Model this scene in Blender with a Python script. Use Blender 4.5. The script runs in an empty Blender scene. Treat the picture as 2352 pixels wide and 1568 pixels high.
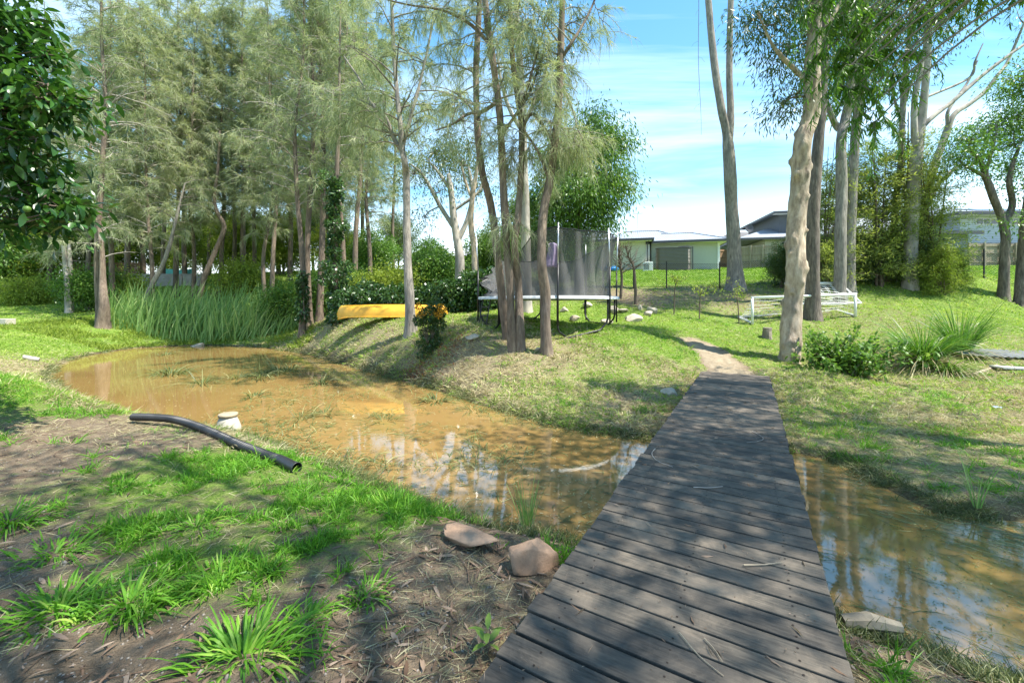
import bpy, math, random
import numpy as np
from mathutils import Vector

# ------------------------------------------------------------------ camera, world, sun, exposure
C = bpy.context.scene.collection
SC = bpy.context.scene
R = math.radians
F, HZ, H, WL = 940.0, 701.0, 1.55, -0.45          # focal length and horizon row (2352 px wide picture), eye height, water level

cam = bpy.data.cameras.new("camera")
cam.sensor_fit = 'HORIZONTAL'; cam.sensor_width = 36.0
cam.lens = 36.0 * F / 2352.0
cam.shift_y = -83.0 / 2352.0
cam.clip_start = 0.05; cam.clip_end = 6000
camo = bpy.data.objects.new("camera", cam); C.objects.link(camo)
camo.location = (0, 0, H); camo.rotation_euler = (R(90), 0, 0)
SC.camera = camo

SUN_EL = R(61)
SUN_AZ = math.atan2(0.94, -0.34)                  # clockwise from +Y
SUN_DIR = Vector((math.sin(SUN_AZ) * math.cos(SUN_EL), math.cos(SUN_AZ) * math.cos(SUN_EL), math.sin(SUN_EL)))
sun = bpy.data.lights.new("sun", 'SUN'); sun.energy = 3.7; sun.angle = R(0.53); sun.color = (1.0, 0.95, 0.86)
suno = bpy.data.objects.new("sun", sun); C.objects.link(suno)
suno.rotation_euler = (-SUN_DIR).to_track_quat('-Z', 'Y').to_euler()
suno.location = (20, -10, 30)

world = bpy.data.worlds.new("World"); SC.world = world; world.use_nodes = True
nt = world.node_tree; nt.nodes.clear()
def N(t, kind, **kw):
    n = t.nodes.new(kind)
    for k, v in kw.items(): setattr(n, k, v)
    return n
wo = N(nt, 'ShaderNodeOutputWorld'); bg = N(nt, 'ShaderNodeBackground'); bg.inputs[1].default_value = 0.15
sky = N(nt, 'ShaderNodeTexSky'); sky.sky_type = 'NISHITA'; sky.sun_disc = False
sky.sun_elevation = SUN_EL; sky.sun_rotation = SUN_AZ; sky.air_density = 1.0; sky.dust_density = 0.6; sky.ozone_density = 1.4
tc = N(nt, 'ShaderNodeTexCoord'); sep = N(nt, 'ShaderNodeSeparateXYZ'); nt.links.new(tc.outputs['Generated'], sep.inputs[0])
mx = N(nt, 'ShaderNodeMath', operation='MAXIMUM'); mx.inputs[1].default_value = 0.02; nt.links.new(sep.outputs[2], mx.inputs[0])
ad = N(nt, 'ShaderNodeMath', operation='ADD'); ad.inputs[1].default_value = 0.12; nt.links.new(mx.outputs[0], ad.inputs[0])
dx = N(nt, 'ShaderNodeMath', operation='DIVIDE'); nt.links.new(sep.outputs[0], dx.inputs[0]); nt.links.new(ad.outputs[0], dx.inputs[1])
dy = N(nt, 'ShaderNodeMath', operation='DIVIDE'); nt.links.new(sep.outputs[1], dy.inputs[0]); nt.links.new(ad.outputs[0], dy.inputs[1])
cmb = N(nt, 'ShaderNodeCombineXYZ'); nt.links.new(dx.outputs[0], cmb.inputs[0]); nt.links.new(dy.outputs[0], cmb.inputs[1])
mp = N(nt, 'ShaderNodeMapping'); mp.inputs['Scale'].default_value = (0.22, 0.75, 1); mp.inputs['Rotation'].default_value = (0, 0, R(14)); mp.inputs['Location'].default_value = (0.3, 0.9, 0)
nt.links.new(cmb.outputs[0], mp.inputs[0])
nz = N(nt, 'ShaderNodeTexNoise'); nz.inputs['Scale'].default_value = 1.3; nz.inputs['Detail'].default_value = 7; nz.inputs['Roughness'].default_value = 0.6; nz.inputs['Distortion'].default_value = 0.5
nt.links.new(mp.outputs[0], nz.inputs['Vector'])
rp = N(nt, 'ShaderNodeValToRGB'); rp.color_ramp.elements[0].position = 0.47; rp.color_ramp.elements[1].position = 0.82
rp.color_ramp.elements[0].color = (0, 0, 0, 1); rp.color_ramp.elements[1].color = (0.85, 0.85, 0.85, 1)
nt.links.new(nz.outputs[0], rp.inputs[0])
# low cloud bank near the horizon
lo = N(nt, 'ShaderNodeMapRange'); lo.inputs[1].default_value = 0.26; lo.inputs[2].default_value = 0.06; lo.inputs[3].default_value = 0.0; lo.inputs[4].default_value = 0.9; lo.clamp = True
nt.links.new(sep.outputs[2], lo.inputs[0])
mm = N(nt, 'ShaderNodeMath', operation='MAXIMUM'); nt.links.new(rp.outputs[0], mm.inputs[0]); nt.links.new(lo.outputs[0], mm.inputs[1])
skm = N(nt, 'ShaderNodeMixRGB', blend_type='MULTIPLY'); skm.inputs[0].default_value = 1.0; skm.inputs[2].default_value = (0.74, 1.04, 1.0, 1)
nt.links.new(sky.outputs[0], skm.inputs[1])
bl = N(nt, 'ShaderNodeValToRGB'); el_ = bl.color_ramp.elements; el_[0].position = 0.0; el_[0].color = (.80, .93, 1.0, 1); el_[1].position = 1.0; el_[1].color = (.05, .20, .55, 1)
for p_, c_ in ((.16, (.42, .74, 1.0, 1)), (.34, (.19, .52, .96, 1)), (.6, (.10, .36, .80, 1))): x_ = el_.new(p_); x_.color = c_
nt.links.new(sep.outputs[2], bl.inputs[0])
blm = N(nt, 'ShaderNodeMixRGB', blend_type='MULTIPLY'); blm.inputs[0].default_value = 1.0; blm.inputs[2].default_value = (2.95, 2.9, 2.85, 1); nt.links.new(bl.outputs[0], blm.inputs[1])
sk2 = N(nt, 'ShaderNodeMixRGB'); sk2.inputs[0].default_value = .65; nt.links.new(skm.outputs[0], sk2.inputs[1]); nt.links.new(blm.outputs[0], sk2.inputs[2])
mix = N(nt, 'ShaderNodeMixRGB'); mix.inputs[2].default_value = (5.0, 5.3, 5.5, 1)
nt.links.new(mm.outputs[0], mix.inputs[0]); nt.links.new(sk2.outputs[0], mix.inputs[1]); nt.links.new(mix.outputs[0], bg.inputs[0])
nt.links.new(bg.outputs[0], wo.inputs[0])

SC.view_settings.view_transform = 'Standard'; SC.view_settings.look = 'None'; SC.view_settings.gamma = 1.0
SC.view_settings.exposure = 1.7
SC.render.engine = 'CYCLES'
SC.cycles.max_bounces = 7; SC.cycles.diffuse_bounces = 3; SC.cycles.transparent_max_bounces = 12
SC.cycles.use_denoising = True

rng = np.random.default_rng(11)
random.seed(5)

# ------------------------------------------------------------------ helpers
def P(px, py, Y): return np.array([(px - 1176) / F * Y, Y, H - (py - HZ) / F * Y])
def G(px, py, z=0.0): return P(px, py, (H - z) * F / (py - HZ))

def hash2(ix, iy, s):
    h = np.sin(ix * 127.1 + iy * 311.7 + s * 74.7) * 43758.5453
    return h - np.floor(h)
def vnoise(x, y, s=0.0):
    ix, iy = np.floor(x), np.floor(y); fx, fy = x - ix, y - iy
    fx = fx * fx * (3 - 2 * fx); fy = fy * fy * (3 - 2 * fy)
    a, b = hash2(ix, iy, s), hash2(ix + 1, iy, s); c, d = hash2(ix, iy + 1, s), hash2(ix + 1, iy + 1, s)
    return (a + (b - a) * fx) * (1 - fy) + (c + (d - c) * fx) * fy
def fbm(x, y, s=0.0, o=4):
    t, a, w = 0, 0.5, 0
    for i in range(o):
        t = t + a * vnoise(x * 2 ** i, y * 2 ** i, s + i * 3.1); w += a; a *= 0.5
    return t / w
def sstep(e0, e1, x):
    t = np.clip((x - e0) / (e1 - e0), 0, 1); return t * t * (3 - 2 * t)

def link(name, me, mat=None, parent=None):
    o = bpy.data.objects.new(name, me); C.objects.link(o)
    if mat is not None: me.materials.append(mat)
    if parent is not None: o.parent = parent
    return o
def np_mesh(name, V, quads=None, tris=None, attrs=None):
    me = bpy.data.meshes.new(name)
    V = np.ascontiguousarray(V, dtype=np.float32).reshape(-1, 3)
    quads = np.zeros((0, 4), np.int32) if quads is None else np.asarray(quads, np.int32).reshape(-1, 4)
    tris = np.zeros((0, 3), np.int32) if tris is None else np.asarray(tris, np.int32).reshape(-1, 3)
    nl = quads.size + tris.size
    me.vertices.add(len(V)); me.vertices.foreach_set("co", V.ravel())
    me.loops.add(nl); me.loops.foreach_set("vertex_index", np.concatenate([quads.ravel(), tris.ravel()]))
    me.polygons.add(len(quads) + len(tris))
    st = np.concatenate([np.arange(len(quads)) * 4, quads.size + np.arange(len(tris)) * 3]).astype(np.int32)
    me.polygons.foreach_set("loop_start", st)
    for k, a in (attrs or {}).items():
        at = me.attributes.new(k, 'FLOAT', 'POINT'); at.data.foreach_set("value", np.ascontiguousarray(a, dtype=np.float32))
    me.update(calc_edges=True)
    return me
def tag(o, label, cat, group=None):
    o['label'] = label; o['category'] = cat
    if group: o['group'] = group
    return o
def kind(o, k): o['kind'] = k; return o
def empty(name, loc, label, cat, group=None, rz=0.0):
    o = bpy.data.objects.new(name, None); C.objects.link(o); o.location = tuple(loc); o.rotation_euler = (0, 0, rz)
    o.empty_display_size = 0.2
    return tag(o, label, cat, group)
def dup(root, loc, rz=0.0, sc=1.0, label=None, tilt=(0, 0)):
    r = root.copy(); C.objects.link(r); r.location = tuple(loc); r.rotation_euler = (tilt[0], tilt[1], rz)
    r.scale = (sc, sc, sc) if np.isscalar(sc) else sc
    if label: r['label'] = label
    for ch in list(root.children):
        c = ch.copy(); C.objects.link(c); c.parent = r
        for g in list(ch.children):
            d = g.copy(); C.objects.link(d); d.parent = c
    return r

class MB:
    """collects simple shapes, then links them as one mesh object"""
    def __init__(s): s.v = []; s.f = []; s.t = []
    def add(s, V, Fs, tone=0.5):
        b = len(s.v); s.v += [tuple(map(float, p)) for p in V]; s.f += [tuple(i + b for i in f) for f in Fs]; s.t += [tone] * len(V)
    def box(s, x0, x1, y0, y1, z0, z1, tone=0.5):
        V = [(x0, y0, z0), (x1, y0, z0), (x1, y1, z0), (x0, y1, z0), (x0, y0, z1), (x1, y0, z1), (x1, y1, z1), (x0, y1, z1)]
        s.add(V, [(0, 3, 2, 1), (4, 5, 6, 7), (0, 1, 5, 4), (1, 2, 6, 5), (2, 3, 7, 6), (3, 0, 4, 7)], tone)
    def tube(s, pts, rad, n=8, cap=True, tone=0.5):
        V, q, t = tube(pts, rad, n)
        Fs = [tuple(x) for x in q]
        m = len(pts)
        if cap: Fs += [tuple(range(n - 1, -1, -1)), tuple(range((m - 1) * n, m * n))]
        s.add(V, Fs, tone)
    def build(s, name, mat, parent=None, smooth=False, bevel=0.0):
        me = bpy.data.meshes.new(name); me.from_pydata(s.v, [], s.f); me.update()
        if smooth: me.shade_smooth()
        else: me.shade_flat()
        at = me.attributes.new("tone", 'FLOAT', 'POINT'); at.data.foreach_set("value", np.array(s.t, np.float32))
        o = link(name, me, mat, parent)
        if bevel > 0:
            b = o.modifiers.new("bevel", 'BEVEL'); b.width = bevel; b.segments = 2; b.limit_method = 'ANGLE'
        return o

def frames(pts):
    pts = np.asarray(pts, float); T = np.gradient(pts, axis=0); T /= np.linalg.norm(T, axis=1, keepdims=True) + 1e-9
    ref = np.array([1.0, 0, 0]) if abs(T[0, 0]) < 0.9 else np.array([0, 1.0, 0])
    U = np.cross(T, ref); U /= np.linalg.norm(U, axis=1, keepdims=True) + 1e-9
    W = np.cross(T, U); return T, U, W
def tube(pts, rad, n=8, bump=None):
    pts = np.asarray(pts, float); m = len(pts); rad = np.broadcast_to(np.asarray(rad, float), (m,))
    T, U, W = frames(pts); a = np.arange(n) / n * 2 * math.pi
    rr = rad[:, None] * (np.ones((m, n)) if bump is None else bump)
    V = pts[:, None, :] + rr[:, :, None] * (np.cos(a)[None, :, None] * U[:, None, :] + np.sin(a)[None, :, None] * W[:, None, :])
    i = np.arange(m - 1)[:, None] * n; j = np.arange(n)[None, :]; k = (np.arange(n)[None, :] + 1) % n
    q = np.stack([i + j, i + k, i + n + k, i + n + j], -1).reshape(-1, 4)
    return V.reshape(-1, 3), q, None
def resample(pts, n):
    """Catmull-Rom through control points, n samples"""
    p = np.asarray(pts, float); m = len(p)
    pe = np.vstack([2 * p[0] - p[1], p, 2 * p[-1] - p[-2]]); u = np.linspace(0, m - 1 - 1e-6, n); i = u.astype(int); t = (u - i)[:, None]
    a, b, c, d = pe[i], pe[i + 1], pe[i + 2], pe[i + 3]
    return 0.5 * ((2 * b) + (-a + c) * t + (2 * a - 5 * b + 4 * c - d) * t * t + (-a + 3 * b - 3 * c + d) * t ** 3)

class Soup:
    """many numpy pieces merged in one mesh"""
    def __init__(s): s.V = []; s.Q = []; s.T = []; s.A = []; s.n = 0
    def add(s, V, Q=None, T=None, tone=0.5):
        V = np.asarray(V, np.float32).reshape(-1, 3)
        if Q is not None and len(Q): s.Q.append(np.asarray(Q) + s.n)
        if T is not None and len(T): s.T.append(np.asarray(T) + s.n)
        s.A.append(np.broadcast_to(np.asarray(tone, np.float32), (len(V),)).copy()); s.V.append(V); s.n += len(V)
    def tube(s, pts, rad, n=6, tone=0.5): 
        V, q, _ = tube(pts, rad, n); s.add(V, q, None, tone)
    def mesh(s, name):
        return np_mesh(name, np.concatenate(s.V), np.concatenate(s.Q) if s.Q else None, np.concatenate(s.T) if s.T else None, {"tone": np.concatenate(s.A)})
    def build(s, name, mat, parent=None): return link(name, s.mesh(name), mat, parent)

def unit(v): return v / (np.linalg.norm(v, axis=-1, keepdims=True) + 1e-9)
def rdir(n, r=None): r = r or rng; return unit(r.normal(size=(n, 3)))
def strips(p, d, L, w, droop, tone, r=None):
    """needles and blades: quad + tri each, bending down by droop"""
    r = r or rng; n = len(p); d = unit(d); L = np.broadcast_to(L, (n,))[:, None]; w = np.broadcast_to(w, (n,))[:, None]
    droop = np.broadcast_to(droop, (n,))[:, None]
    side = unit(np.cross(d, rdir(n, r)))
    g = np.array([0, 0, -1.0])
    m = p + d * L * 0.5 + g * L * droop * 0.25; t = p + d * L + g * L * droop
    V = np.stack([p - side * w * .5, p + side * w * .5, m + side * w * .42, m - side * w * .42, t], 1)
    b = np.arange(n)[:, None] * 5
    return V.reshape(-1, 3), b + np.array([[0, 1, 2, 3]]), b + np.array([[3, 2, 4]]), np.repeat(np.broadcast_to(tone, (n,)), 5)
def leaves(p, d, L, w, tone, r=None):
    """one kite-shaped quad a leaf"""
    r = r or rng; n = len(p); d = unit(d); L = np.broadcast_to(L, (n,))[:, None]; w = np.broadcast_to(w, (n,))[:, None]
    side = unit(np.cross(d, rdir(n, r))); nn = np.cross(side, d)
    m = p + d * L * 0.42 + nn * L * 0.06
    V = np.stack([p, m + side * w * .5, p + d * L, m - side * w * .5], 1)
    b = np.arange(n)[:, None] * 4
    return V.reshape(-1, 3), b + np.array([[0, 1, 2, 3]]), None, np.repeat(np.broadcast_to(tone, (n,)), 4)
def big_leaves(p, d, L, w, tone, curl=0.25, r=None):
    """nearby leaves: three rows, folded along the midrib and curling down"""
    r = r or rng; n = len(p); d = unit(d); L = np.broadcast_to(L, (n,))[:, None]; w = np.broadcast_to(w, (n,))[:, None]
    up = np.array([0, 0, 1.0]); side = unit(np.cross(d, up + 0.5 * rdir(n, r))); nn = unit(np.cross(side, d))
    rows = []
    for t, ww in ((0, .08), (.28, .86), (.6, .92), (.85, .5), (1, .03)):
        c = p + d * L * t - nn * L * curl * t * t
        rows += [c - side * w * ww * .5 + nn * w * ww * .12, c, c + side * w * ww * .5 + nn * w * ww * .12]
    V = np.stack(rows, 1); q = []
    for i in range(4):
        for j in range(2): q.append([i * 3 + j, i * 3 + j + 1, i * 3 + j + 4, i * 3 + j + 3])
    b = np.arange(n)[:, None, None] * 15
    return V.reshape(-1, 3), (b + np.array(q)[None]).reshape(-1, 4), None, np.repeat(np.broadcast_to(tone, (n,)), 15)

# ------------------------------------------------------------------ materials
def newmat(name):
    m = bpy.data.materials.new(name); m.use_nodes = True; t = m.node_tree
    b = t.nodes['Principled BSDF']; return m, t, b
def ramp(t, fac, stops):
    r = N(t, 'ShaderNodeValToRGB'); e = r.color_ramp.elements
    while len(e) > 1: e.remove(e[-1])
    e[0].position = stops[0][0]; e[0].color = (*stops[0][1], 1)
    for p, c in stops[1:]:
        x = e.new(p); x.color = (*c, 1)
    if fac is not None: t.links.new(fac, r.inputs[0])
    return r
def noise(t, scale, detail=4, rough=0.55, vec=None, stretch=None, coord='Object', dist=0.0):
    n = N(t, 'ShaderNodeTexNoise'); n.inputs['Scale'].default_value = scale; n.inputs['Detail'].default_value = detail; n.inputs['Roughness'].default_value = rough; n.inputs['Distortion'].default_value = dist
    c = N(t, 'ShaderNodeTexCoord'); src = c.outputs[coord] if vec is None else vec
    if stretch:
        mpn = N(t, 'ShaderNodeMapping'); mpn.inputs['Scale'].default_value = stretch; t.links.new(src, mpn.inputs[0]); src = mpn.outputs[0]
    t.links.new(src, n.inputs['Vector']); return n.outputs[0]
def bump(t, b, h, s=0.5, d=0.02):
    n = N(t, 'ShaderNodeBump'); n.inputs['Strength'].default_value = s; n.inputs['Distance'].default_value = d
    t.links.new(h, n.inputs['Height']); t.links.new(n.outputs[0], b.inputs['Normal'])
def mixc(t, a, b, fac, bt='MIX'):
    n = N(t, 'ShaderNodeMixRGB', blend_type=bt)
    for i, v in ((0, fac), (1, a), (2, b)):
        if isinstance(v, (int, float)): n.inputs[i].default_value = v
        elif isinstance(v, tuple): n.inputs[i].default_value = (*v, 1)
        else: t.links.new(v, n.inputs[i])
    return n.outputs[0]
def attr(t, name):
    a = N(t, 'ShaderNodeAttribute'); a.attribute_name = name; return a.outputs['Fac']
def leafmat(name, a, b, c=None, trans=0.35, gloss=0.25, rough=0.45):
    m, t, bs = newmat(name)
    f = attr(t, "tone"); r = ramp(t, f, [(0, a), (1, b)] if c is None else [(0, a), (.6, b), (1, c)])
    t.links.new(r.outputs[0], bs.inputs['Base Color']); bs.inputs['Roughness'].default_value = rough; bs.inputs['Specular IOR Level'].default_value = gloss
    tr = N(t, 'ShaderNodeBsdfTranslucent'); tcol = mixc(t, r.outputs[0], (1.25, 1.3, 0.7), 1.0, 'MULTIPLY'); t.links.new(tcol, tr.inputs[0])
    mxs = N(t, 'ShaderNodeMixShader'); mxs.inputs[0].default_value = trans
    t.links.new(bs.outputs[0], mxs.inputs[1]); t.links.new(tr.outputs[0], mxs.inputs[2])
    t.links.new(mxs.outputs[0], t.nodes['Material Output'].inputs[0]); return m
def barkmat(name, a, b, c, scale=1.0, stretch=(9, 9, 1.6), bs_=0.9, d=0.03, twigc=(.17, .145, .12)):
    m, t, bs = newmat(name)
    n1 = noise(t, 2.0 * scale, 6, .65, stretch=stretch); n2 = noise(t, 1.1 * scale, 4, .6, stretch=(2, 2, 1))
    r = ramp(t, n1, [(.28, a), (.5, b), (.75, c)]); r2 = ramp(t, n2, [(.3, (.6, .6, .62)), (.7, (1.25, 1.2, 1.1))])
    cc = mixc(t, r.outputs[0], r2.outputs[0], 1.0, 'MULTIPLY'); tw_ = ramp(t, attr(t, 'tone'), [(.1, (0, 0, 0)), (.45, (.8, .8, .8)), (.9, (1, 1, 1))]).outputs[0]
    t.links.new(mixc(t, cc, twigc, tw_), bs.inputs['Base Color']); bs.inputs['Roughness'].default_value = .9
    bump(t, bs, n1, bs_, d); return m
def plain(name, col, rough=.6, metal=0.0, var=.12, scale=6.0, spec=.4, bmp=0.0):
    m, t, bs = newmat(name)
    n1 = noise(t, scale, 5, .6)
    r = ramp(t, n1, [(.25, tuple(max(0, x * (1 - var)) for x in col)), (.75, tuple(x * (1 + var) for x in col))])
    t.links.new(r.outputs[0], bs.inputs['Base Color']); bs.inputs['Roughness'].default_value = rough; bs.inputs['Metallic'].default_value = metal; bs.inputs['Specular IOR Level'].default_value = spec
    if bmp: bump(t, bs, noise(t, scale * 4, 6, .7), bmp, .01)
    return m

M = {}
M['needle'] = leafmat('casuarina needles', (.17, .215, .12), (.32, .365, .215), (.45, .465, .31), trans=.4, gloss=.1, rough=.7)
M['euc'] = leafmat('eucalypt leaves', (.035, .07, .02), (.09, .15, .04), (.19, .23, .07), trans=.3, gloss=.45, rough=.4)
M['bright'] = leafmat('bright leaves', (.05, .12, .02), (.13, .25, .04), (.26, .36, .08), trans=.4, gloss=.35, rough=.42)
M['willow'] = leafmat('hanging leaves', (.04, .11, .015), (.11, .24, .03), (.24, .37, .07), trans=.45, gloss=.35, rough=.4)
M['citrus'] = leafmat('citrus leaves', (.018, .06, .012), (.045, .13, .02), (.13, .23, .03), trans=.28, gloss=.5, rough=.32)
M['ivy'] = leafmat('ivy leaves', (.02, .055, .012), (.055, .12, .03), (.11, .19, .05), trans=.25, gloss=.6, rough=.3)
M['shrub'] = leafmat('feathery shrub leaves', (.11, .16, .04), (.28, .34, .085), (.42, .46, .16), trans=.5, gloss=.2, rough=.5)
M['yellowgreen'] = leafmat('yellow green leaves', (.13, .19, .03), (.28, .36, .055), (.43, .48, .10), trans=.4, gloss=.2, rough=.5)
M['orange'] = leafmat('orange leaves', (.4, .18, .02), (.6, .32, .03), (.7, .45, .06), trans=.35, gloss=.3)
M['grass'] = leafmat('grass blades', (.07, .20, .02), (.16, .36, .03), (.34, .45, .09), trans=.38, gloss=.25, rough=.45)
M['lawn'] = leafmat('lawn blades', (.15, .28, .03), (.30, .43, .065), (.50, .52, .18), trans=.38, gloss=.2, rough=.55)
M['straw'] = leafmat('dry grass', (.26, .22, .12), (.44, .39, .23), (.58, .53, .33), trans=.25, gloss=.15, rough=.7)
M['reed'] = leafmat('cattail leaves', (.12, .24, .065), (.25, .40, .12), (.44, .54, .21), trans=.35, gloss=.3, rough=.45)
M['lomandra'] = leafmat('strap leaves', (.04, .12, .015), (.10, .22, .03), (.24, .33, .07), trans=.35, gloss=.35, rough=.4)
M['wetgrass'] = leafmat('wet grass', (.05, .075, .025), (.14, .17, .055), (.40, .38, .18), trans=.25, gloss=.3, rough=.45)
M['litter'] = leafmat('fallen leaves', (.09, .055, .035), (.20, .13, .085), (.34, .25, .18), trans=.1, gloss=.25, rough=.6)
M['rust'] = leafmat('rust leaves', (.16, .05, .02), (.28, .10, .04), (.38, .17, .07), trans=.2, gloss=.2)
M['bark_cas'] = barkmat('casuarina bark', (.075, .055, .04), (.17, .13, .10), (.28, .23, .18), twigc=(.40, .37, .32))
M['bark_grey'] = barkmat('grey bark', (.10, .09, .08), (.25, .23, .205), (.40, .37, .335))
M['bark_pale'] = barkmat('pale gum bark', (.17, .155, .13), (.36, .335, .30), (.50, .47, .42), scale=.6, stretch=(4, 4, 1.4), bs_=.45, d=.015)
M['bark_lump'] = barkmat('lumpy bark', (.15, .11, .075), (.41, .335, .25), (.62, .53, .43), scale=.8, stretch=(5, 5, 1.8), bs_=1.0, d=.03)
M['bark_dark'] = barkmat('dark bark', (.05, .042, .036), (.15, .125, .105), (.28, .24, .21))
M['twig_pale'] = plain('dead twigs', (.36, .33, .29), .9, var=.25)
M['twig'] = plain('twigs', (.13, .10, .075), .9, var=.3)
M['white_pipe'] = plain('white plastic pipe', (.74, .74, .72), .4, var=.06)
M['net_white'] = plain('white cord', (.72, .72, .68), .8, var=.1)
M['steel'] = plain('galvanised steel', (.55, .56, .58), .35, metal=.8, var=.15)
M['black_steel'] = plain('black coated steel', (.016, .016, .018), .4, var=.3)
M['black_plastic'] = plain('black plastic pipe', (.02, .021, .023), .42, var=.3, spec=.5)
M['concrete'] = plain('concrete', (.42, .39, .32), .9, var=.22, scale=9, bmp=.4)
M['rock'] = plain('rock', (.40, .35, .27), .92, var=.35, scale=5, bmp=.9)
M['rock_brown'] = plain('brown rock', (.33, .215, .14), .9, var=.4, scale=6, bmp=.9)
M['log'] = plain('weathered timber', (.33, .27, .19), .9, var=.3, scale=5, bmp=.6)
M['towel'] = plain('purple towel', (.24, .19, .29), .95, var=.25, scale=20)
M['blue'] = plain('blue plastic', (.03, .26, .62), .35, var=.05)
M['cream_wall'] = plain('cream render', (.50, .485, .41), .85, var=.05)
M['green_wall'] = plain('sage render', (.42, .44, .36), .85, var=.05)
M['grey_wall'] = plain('charcoal cladding', (.09, .095, .105), .7, var=.08)
M['white_trim'] = plain('white trim', (.72, .72, .70), .5, var=.04)
M['dark_trim'] = plain('charcoal gutter', (.055, .058, .065), .45, var=.08)
M['glass'] = plain('window glass', (.03, .04, .05), .06, var=.1, spec=.8)
M['solar'] = plain('solar panel', (.02, .05, .13), .12, var=.15, spec=.7)
M['fence_wood'] = plain('fence palings', (.29, .245, .175), .9, var=.28, scale=3)
M['fence_brown'] = plain('brown palings', (.24, .15, .085), .9, var=.28, scale=3)
M['teal'] = plain('teal shade cloth', (.13, .44, .36), .8, var=.15)
M['wallblock'] = plain('concrete sleepers', (.30, .28, .25), .92, var=.25, scale=2.5, bmp=.5)

def lines_mat(name, col, dark, axis, freq, rough=.6, metal=0.0, duty=.12, bs_=.4):
    m, t, bs = newmat(name)
    c = N(t, 'ShaderNodeTexCoord'); s = N(t, 'ShaderNodeSeparateXYZ'); t.links.new(c.outputs['Object'], s.inputs[0])
    mu = N(t, 'ShaderNodeMath', operation='MULTIPLY'); mu.inputs[1].default_value = freq; t.links.new(s.outputs[axis], mu.inputs[0])
    fr = N(t, 'ShaderNodeMath', operation='FRACT'); t.links.new(mu.outputs[0], fr.inputs[0])
    r = ramp(t, fr.outputs[0], [(0, dark), (duty, dark), (duty + .06, col), (1, col)])
    n1 = noise(t, 3, 4); r2 = ramp(t, n1, [(.3, (.88, .88, .88)), (.7, (1.1, 1.1, 1.1))])
    t.links.new(mixc(t, r.outputs[0], r2.outputs[0], 1.0, 'MULTIPLY'), bs.inputs['Base Color'])
    bs.inputs['Roughness'].default_value = rough; bs.inputs['Metallic'].default_value = metal
    bump(t, bs, r.outputs[0], bs_, .02); return m
M['roof'] = lines_mat('corrugated steel roof', (.36, .38, .41), (.25, .265, .29), 0, 4.5, .45, .25, duty=.25)
M['weatherboard'] = lines_mat('grey weatherboard', (.40, .44, .48), (.20, .22, .25), 2, 5.0, .6, duty=.07)
M['shedboard'] = lines_mat('shed boards', (.24, .27, .27), (.12, .14, .14), 2, 4.2, .6, duty=.08)
mB, tB, bB = newmat('pale brick'); M['brick'] = mB
br = N(tB, 'ShaderNodeTexBrick'); br.inputs['Scale'].default_value = 1.0; br.inputs['Brick Width'].default_value = .46; br.inputs['Row Height'].default_value = .16; br.inputs['Mortar Size'].default_value = .022
br.inputs['Color1'].default_value = (.42, .40, .37, 1); br.inputs['Color2'].default_value = (.36, .34, .32, 1); br.inputs['Mortar'].default_value = (.17, .17, .17, 1)
_c = N(tB, 'ShaderNodeTexCoord'); _m = N(tB, 'ShaderNodeMapping'); _m.inputs['Rotation'].default_value = (R(90), 0, 0)
tB.links.new(_c.outputs['Object'], _m.inputs[0]); tB.links.new(_m.outputs[0], br.inputs[0]); tB.links.new(br.outputs[0], bB.inputs['Base Color']); bB.inputs['Roughness'].default_value = .9

# canoe plastic
mC, tC, bC = newmat('yellow canoe plastic'); M['canoe'] = mC
rC = ramp(tC, noise(tC, 3.0, 6, .65), [(.3, (.62, .30, .02)), (.6, (.72, .38, .03)), (.8, (.76, .46, .08))])
tC.links.new(rC.outputs[0], bC.inputs['Base Color']); bC.inputs['Roughness'].default_value = .42

# net cloth: fine black mesh, see-through
mN, tN, bN = newmat('trampoline net'); M['net'] = mN
bN.inputs['Base Color'].default_value = (.10, .10, .10, 1); bN.inputs['Roughness'].default_value = .9
_tr = N(tN, 'ShaderNodeBsdfTransparent'); _mx = N(tN, 'ShaderNodeMixShader'); _mx.inputs[0].default_value = .66
tN.links.new(_tr.outputs[0], _mx.inputs[1]); tN.links.new(bN.outputs[0], _mx.inputs[2]); tN.links.new(_mx.outputs[0], tN.nodes['Material Output'].inputs[0])

# deck boards
mD, tD, bD = newmat('weathered deck boards'); M['deck'] = mD
tn = attr(tD, "tone")
g1 = noise(tD, 5.0, 7, .7, stretch=(1.2, 14, 6)); g2 = noise(tD, 2.6, 6, .7, dist=.6); g3 = noise(tD, 60, 3, .7)
cD = ramp(tD, g1, [(.25, (.036, .032, .027)), (.52, (.090, .080, .067)), (.8, (.165, .143, .115))]).outputs[0]
dust = ramp(tD, g2, [(.45, (0, 0, 0)), (.75, (1, 1, 1))]).outputs[0]
cD = mixc(tD, cD, (.21, .172, .132), dust)
sp = ramp(tD, g3, [(.66, (0, 0, 0)), (.74, (1, 1, 1))]).outputs[0]
spm = N(tD, 'ShaderNodeMath', operation='MULTIPLY'); spm.inputs[1].default_value = .35; tD.links.new(sp, spm.inputs[0])
cD = mixc(tD, cD, (.30, .26, .19), spm.outputs[0])
tr_ = ramp(tD, tn, [(0, (.66, .67, .69)), (1, (1.35, 1.3, 1.22))]).outputs[0]
lt_ = N(tD, 'ShaderNodeMath', operation='LESS_THAN'); lt_.inputs[1].default_value = -.5; tD.links.new(tn, lt_.inputs[0])
tD.links.new(mixc(tD, mixc(tD, cD, tr_, 1.0, 'MULTIPLY'), (.03, .022, .017), lt_.outputs[0]), bD.inputs['Base Color']); bD.inputs['Roughness'].default_value = .8; bD.inputs['Specular IOR Level'].default_value = .25
bump(tD, bD, g1, .35, .006)

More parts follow.
